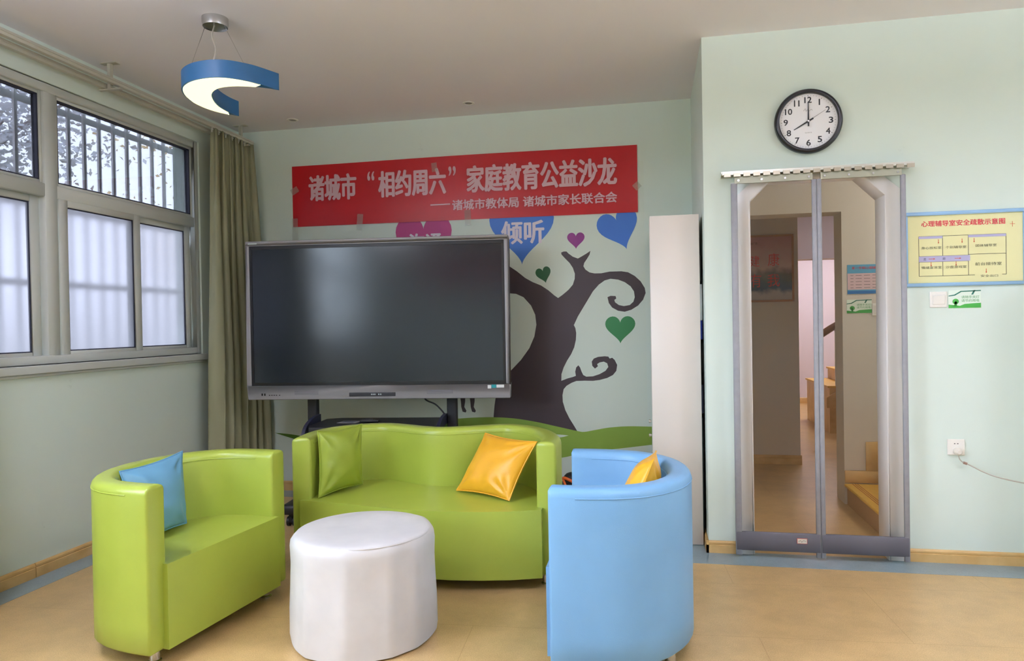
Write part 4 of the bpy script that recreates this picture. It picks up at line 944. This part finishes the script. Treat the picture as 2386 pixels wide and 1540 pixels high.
# unseen round pendants, added to light the seats and the door wall
def unseen_disc_lamp(x, y, z, r, lab, k=1.0):
    t = thing('pendant_lamp', lab, 'lamp', (x, y, z))
    bm = bmesh.new(); lathe(bm, [(0, 0.085), (r, 0.085), (r, 0.0), (r - 0.01, 0.0), (r - 0.01, 0.06), (0, 0.06)], 0, 0, 0, 48); obj('shade', bm, mat('lamp_blue', (34, 94, 146), 0.45), t, smooth=True, angle=35)
    bm = bmesh.new(); lathe(bm, [(0, 0.004), (r - 0.012, 0.004), (r - 0.012, 0.012), (0, 0.012)], 0, 0, 0, 32); obj('diffuser', bm, mat('unseen_led_diffuser_%d' % int(k * 10), (255, 252, 245), 0.6, emit=(0.94, 0.97, 1.16), estr=LED_ROOM * k), t)
    bm = bmesh.new(); lathe(bm, [(0, 0.086), (r - 0.03, 0.086), (r - 0.03, 0.092), (0, 0.092)], 0, 0, 0, 32); obj('added_up_glow', bm, mat('added_up_glow_led', (255, 252, 245), 0.6, emit=(0.95, 0.96, 1.12), estr=UP_FILL), t)  # glow added on top of the lamp to brighten the ceiling
    bm = bmesh.new(); tube(bm, [(0, 0, 0.08), (0, 0, ZC - z)], 0.004, 6); obj('cord', bm, M_CHROME, t)
    bm = bmesh.new(); lathe(bm, [(0, ZC - z - 0.04), (0.06, ZC - z - 0.04), (0.06, ZC - z), (0, ZC - z)], 0, 0, 0, 32); obj('canopy', bm, M_CHROME, t, smooth=True, angle=30)
unseen_disc_lamp(0.75, 1.55, 2.52, 0.30, 'round pendant lamp overhead, right of the camera', 0.55)
unseen_disc_lamp(-2.3, 1.45, 2.52, 0.30, 'round pendant lamp overhead near the second window')
unseen_disc_lamp(2.9, 1.9, 2.52, 0.30, 'round pendant lamp overhead, far right of the camera', 0.8)
# recessed ceiling spots
for (x, y), lab in (((-2.71, 5.06), 'small recessed ceiling spot left of the other, near the back wall'), ((-1.28, 4.998), 'small recessed ceiling spot above the banner middle')):
    t = thing('ceiling_spot', lab, 'ceiling light', (x, y, ZC), 0, 'recessed ceiling spots')
    bm = bmesh.new(); lathe(bm, [(0.026, -0.001), (0.030, -0.006), (0.042, -0.004), (0.043, 0.0)], 0, 0, 0, 32); obj('trim_ring', bm, mat('spot_white', (220, 216, 210), 0.3), t, smooth=True)
    bm = bmesh.new(); lathe(bm, [(0, -0.002), (0.027, -0.002), (0.027, 0.0), (0, 0.0)], 0, 0, 0, 24); obj('lens', bm, mat('spot_dark', (110, 104, 98), 0.3), t)

# red banner hung behind the camera (shows as a reflection in the screen)
rb2 = thing('banner', 'plain red banner high on the wall behind the camera', 'banner', (0, 0, 0))
obj('sheet', B(-2.55, 0.2, YS + 0.004, YS + 0.008, 2.02, 2.66), MATS['red_banner_plastic'], rb2)

# ================================================================== the hall beyond the doorway
M_HALL = mat('hall_wall_paint', (214, 206, 196), 0.75, noise=0.03, nscale=1.5)
YH, YP, YF = 5.40, 6.82, 11.8
bm = bmesh.new(); box(bm, 1.347, 4.0, YH, YH + 0.21, -0.1, 2.75); box(bm, XC + 0.15, 1.347, YH, YH + 0.21, 2.095, 2.75); struct('wall_hall_middle', bm, M_HALL)
struct('wall_hall_poster', B(XC + 0.15, 1.328, YP, YP + 0.12, -0.1, 2.75), M_HALL)
struct('wall_hall_side', B(XC + 0.15, XC + 0.17, YR + 0.15, YP, -0.1, 2.75), M_HALL)
struct('ceiling_hall', B(XC + 0.15, 4.2, YR + 0.15, 13.0, 2.75, 2.85), M_HALL)
struct('wall_hall_far', B(0.4, 4.2, YF, YF + 0.15, -0.1, 2.85), mat('stairwell_paint', (214, 206, 226), 0.75))
struct('wall_hall_right', B(4.0, 4.2, YR, YF, -0.1, 2.85), M_HALL)
struct('wall_hall_beyond', B(0.4, 0.5, YP + 0.12, YF, -0.1, 2.85), M_HALL)
struct('trim_1', B(1.33, 3.9, 9.0, 9.2, 2.05, 2.75), MATS['stairwell_paint'])
baseboard('baseboard_hall', (XC + 0.17, YP), (1.338, YP), (0, -1), 0.085)
baseboard('baseboard_far', (0.5, YF), (4.0, YF), (0, -1), 0.09)
# poster
p0 = onY(1720, 706, YP); p1 = onY(1850, 546, YP)
po = thing('wall_poster', 'framed health poster with red characters on the dark hall wall', 'poster', (0, 0, 0))
px0, px1, pz0, pz1 = 0.78, 1.289, 1.495, 2.11
bm = bmesh.new()
for q in ((px0, px1, pz0, pz0 + 0.018), (px0, px1, pz1 - 0.018, pz1), (px0, px0 + 0.018, pz0, pz1), (px1 - 0.018, px1, pz0, pz1)): box(bm, q[0], q[1], YP - 0.02, YP, q[2], q[3])
obj('frame', bm, mat('poster_gold', (170, 110, 60), 0.4), po)
m = mat('poster_print', (206, 176, 178), 0.4); 
nn = m.node_tree; tcn = nn.nodes.new('ShaderNodeTexCoord'); sp = nn.nodes.new('ShaderNodeSeparateXYZ'); cr = nn.nodes.new('ShaderNodeValToRGB'); mr_ = nn.nodes.new('ShaderNodeMapRange')
nz = nn.nodes.new('ShaderNodeTexNoise'); nz.inputs['Scale'].default_value = 14; ad = nn.nodes.new('ShaderNodeMath'); ad.operation = 'MULTIPLY_ADD'; ad.inputs[1].default_value = 0.12
nn.links.new(tcn.outputs['Object'], nz.inputs['Vector']); nn.links.new(nz.outputs['Fac'], ad.inputs[0])
mr_.inputs['From Min'].default_value = pz0; mr_.inputs['From Max'].default_value = pz1
nn.links.new(tcn.outputs['Object'], sp.inputs[0]); nn.links.new(sp.outputs['Z'], ad.inputs[2]); nn.links.new(ad.outputs[0], mr_.inputs['Value']); nn.links.new(mr_.outputs[0], cr.inputs[0])
el = cr.color_ramp.elements; el[0].position = 0.0; el[0].color = (*lin((190, 180, 176)), 1); el[1].position = 1.0; el[1].color = (*lin((190, 130, 130)), 1)
for ps, cc in ((0.22, (190, 180, 186)), (0.30, (70, 80, 120)), (0.42, (90, 84, 96)), (0.52, (120, 100, 100)), (0.62, (206, 176, 178))):
    q = el.new(ps); q.color = (*lin(cc), 1)
nn.links.new(cr.outputs[0], nn.nodes['Principled BSDF'].inputs['Base Color'])
obj('print', B(px0 + 0.016, px1 - 0.016, YP - 0.012, YP, pz0 + 0.016, pz1 - 0.016), m, po)
M_PR = mat('poster_red', (220, 30, 36), 0.5)
merge_text('lettering', [('健', *prect(1742, 596, 1769, 622, YP), YP - 0.0135), ('康', *prect(1789, 590, 1815, 620, YP), YP - 0.0135), ('有', *prect(1748, 638, 1773, 670, YP), YP - 0.0135), ('我', *prect(1788, 638, 1816, 668, YP), YP - 0.0135)], M_PR, po)
text('caption', '公益广告', mat('poster_dark', (84, 56, 60), 0.5), po, *prect(1743, 565, 1764, 571, YP), YP - 0.0135)
# timetable chart, second reminder sign and hall switch on the middle wall
ch = thing('wall_chart', 'blue and pink timetable chart on the hall wall behind the door curtain', 'chart', (0, 0, 0))
cx0, cx1, cz0, cz1 = 1.382, 1.68, 1.504, 1.712
obj('sheet', B(cx0, cx1, YH - 0.003, YH, cz0, cz1), mat('chart_blue', (92, 164, 204), 0.5), ch)
obj('table_area', B(cx0 + 0.001, cx1 - 0.001, YH - 0.0036, YH - 0.003, cz0 + 0.03, cz1 - 0.062), mat('chart_pink', (220, 190, 196), 0.5), ch)
obj('lower_band', B(cx0, cx1, YH - 0.0036, YH - 0.003, cz0, cz0 + 0.022), mat('chart_deep_blue', (40, 110, 180), 0.5), ch)
text('title', '第一学期心理辅导安排表', M_PR, ch, cx0 + 0.03, cx1 - 0.02, cz1 - 0.034, cz1 - 0.014, YH - 0.004)
bm = bmesh.new()
for i in range(5):
    for j, xx in enumerate((0.02, 0.055, 0.11, 0.165, 0.21)): box(bm, cx0 + xx, cx0 + xx + (0.02 if j == 0 else 0.04), YH - 0.0042, YH - 0.0036, cz0 + 0.042 + i * 0.022, cz0 + 0.0445 + i * 0.022)
obj('table_lines', bm, M_DK, ch)
a = onY(1973, 730, YH); b = onY(2031, 697, YH)
green_sign('small green and white reminder sign seen through the door curtain', a.x, b.x, a.z, b.z, YH, ('请随手关灯', '请节约用电'))
hs = thing('light_switch', 'light switch on the hall wall seen through the door curtain', 'switch', (1.585, YH, 1.39))
obj('plate', B(-0.043, 0.043, -0.008, 0, -0.043, 0.043), M_SW, hs, bevel=0.004); obj('rocker', B(-0.03, 0.03, -0.012, -0.008, -0.026, 0.026), M_SW, hs, bevel=0.002)
# near stair: yellow treads, wooden skirting on the wall
M_TREAD = mat('yellow_stair_vinyl', (222, 176, 70), 0.45, noise=0.08, nscale=30); M_RISER = mat('stair_riser', (176, 140, 100), 0.5)
ns = thing('staircase', 'yellow stair steps with wooden skirting right behind the doorway', 'stairs', (0, 0, 0))
for i in range(3):
    x0 = 1.36 + i * 0.26; z1 = 0.15 * (i + 1)
    bm = B(x0, 3.95, YR + 0.30, YH - 0.016, 0.0 if i == 0 else z1 - 0.15, z1 - 0.02); obj('riser', bm, M_RISER, ns)
    bm = B(x0 - 0.02, 3.95, YR + 0.30, YH - 0.016, z1 - 0.02, z1); td = obj('tread', bm, M_TREAD, ns, bevel=0.006)
    bm = bmesh.new()
    for k in range(3): box(bm, x0 + 0.03 + k * 0.016, x0 + 0.036 + k * 0.016, YR + 0.31, YH - 0.02, z1, z1 + 0.0015)
    obj('grip_strips', bm, mat('brown_grip', (176, 110, 50), 0.6), td)
bm = bmesh.new()
for x0, x1, z0, z1 in ((1.347, 1.575, 0.155, 0.242), (1.488, 1.575, 0.242, 0.449), (1.575, 1.84, 0.365, 0.449), (1.755, 1.84, 0.449, 0.60), (1.84, 2.4, 0.515, 0.60)): box(bm, x0, x1, YH - 0.016, YH - 0.001, z0, z1)
obj('skirting', bm, M_WOOD, ns, bevel=0.003, seg=1)
# far stair with handrail
fs = thing('staircase', 'distant stair with yellow treads and brown handrail seen through the opening', 'stairs', (0, 0, 0))
for i in range(7):
    x0 = 2.02 + i * 0.26; z1 = 0.55 + 0.15 * i
    obj('riser', B(x0, 3.9, 8.7, 9.9, z1 - 0.15 if i else 0.0, z1 - 0.02), M_WOOD, fs); obj('tread', B(x0 - 0.02, 3.9, 8.7, 9.9, z1 - 0.02, z1), M_TREAD, fs)
bm = bmesh.new(); prism(bm, [(1.98, 0.30), (2.04, 0.30), (3.9, 1.40), (3.9, 1.55), (1.98, 0.42)], 'y', 8.66, 8.70); obj('stringer', bm, M_WOOD, fs)
bm = bmesh.new(); tube(bm, [(1.90, 8.72, 1.12), (2.05, 8.72, 1.22), (3.9, 8.72, 2.3)], 0.04, 10); obj('handrail', bm, mat('brown_handrail', (128, 84, 58), 0.4), fs, smooth=True)
bm = bmesh.new()
for i in range(8): tube(bm, [(2.1 + i * 0.24, 8.72, 0.45 + i * 0.14), (2.1 + i * 0.24, 8.72, 1.24 + i * 0.14)], 0.014, 8)
obj('balusters', bm, M_CHROME, fs)
# unseen light panels added to brighten the hall and stairwell
def panel(x, y, z, sx, sy, lab, st):
    t = thing('ceiling_light', lab, 'ceiling light', (x, y, z))
    obj('housing', B(-sx, sx, -sy, sy, -0.03, 0.0), M_CASE, t)
    obj('diffuser', B(-sx + 0.015, sx - 0.015, -sy + 0.015, sy - 0.015, -0.034, -0.03), mat('hall_fill_led_%d' % int(st * 10), (255, 250, 245), 0.6, emit=(1.0, 0.92, 0.86), estr=st), t)
panel(2.6, 10.4, 2.75, 0.3, 0.3, 'square ceiling light over the stairwell', HALL_FILL * 3.0)
panel(2.2, 8.0, 2.75, 0.2, 0.2, 'square ceiling light before the stairwell soffit', HALL_FILL)
panel(2.3, 4.85, 2.75, 0.2, 0.2, 'square ceiling light over the near stair', HALL_FILL * 2.0)

# made-up white column, added unseen past the right edge to shade the wall
blocker = thing('shade_blocker', 'unseen round white column added past the right edge to shade the wall', 'shade blocker', (2.17, 3.80, 0))
bm = bmesh.new(); lathe(bm, [(0, 0), (0.21, 0), (0.215, 0.03), (0.20, 0.06), (0.20, 1.45), (0.19, 1.55), (0.15, 1.62), (0.08, 1.66), (0, 1.67)], 0, 0, 0, 40); obj('body', bm, M_SW, blocker, smooth=True, angle=35)
bm = bmesh.new()
for i in range(9): box(bm, -0.07, 0.07, -0.206, -0.18, 0.95 + i * 0.05, 0.965 + i * 0.05)
obj('blocker_slats', bm, M_TVG, blocker)
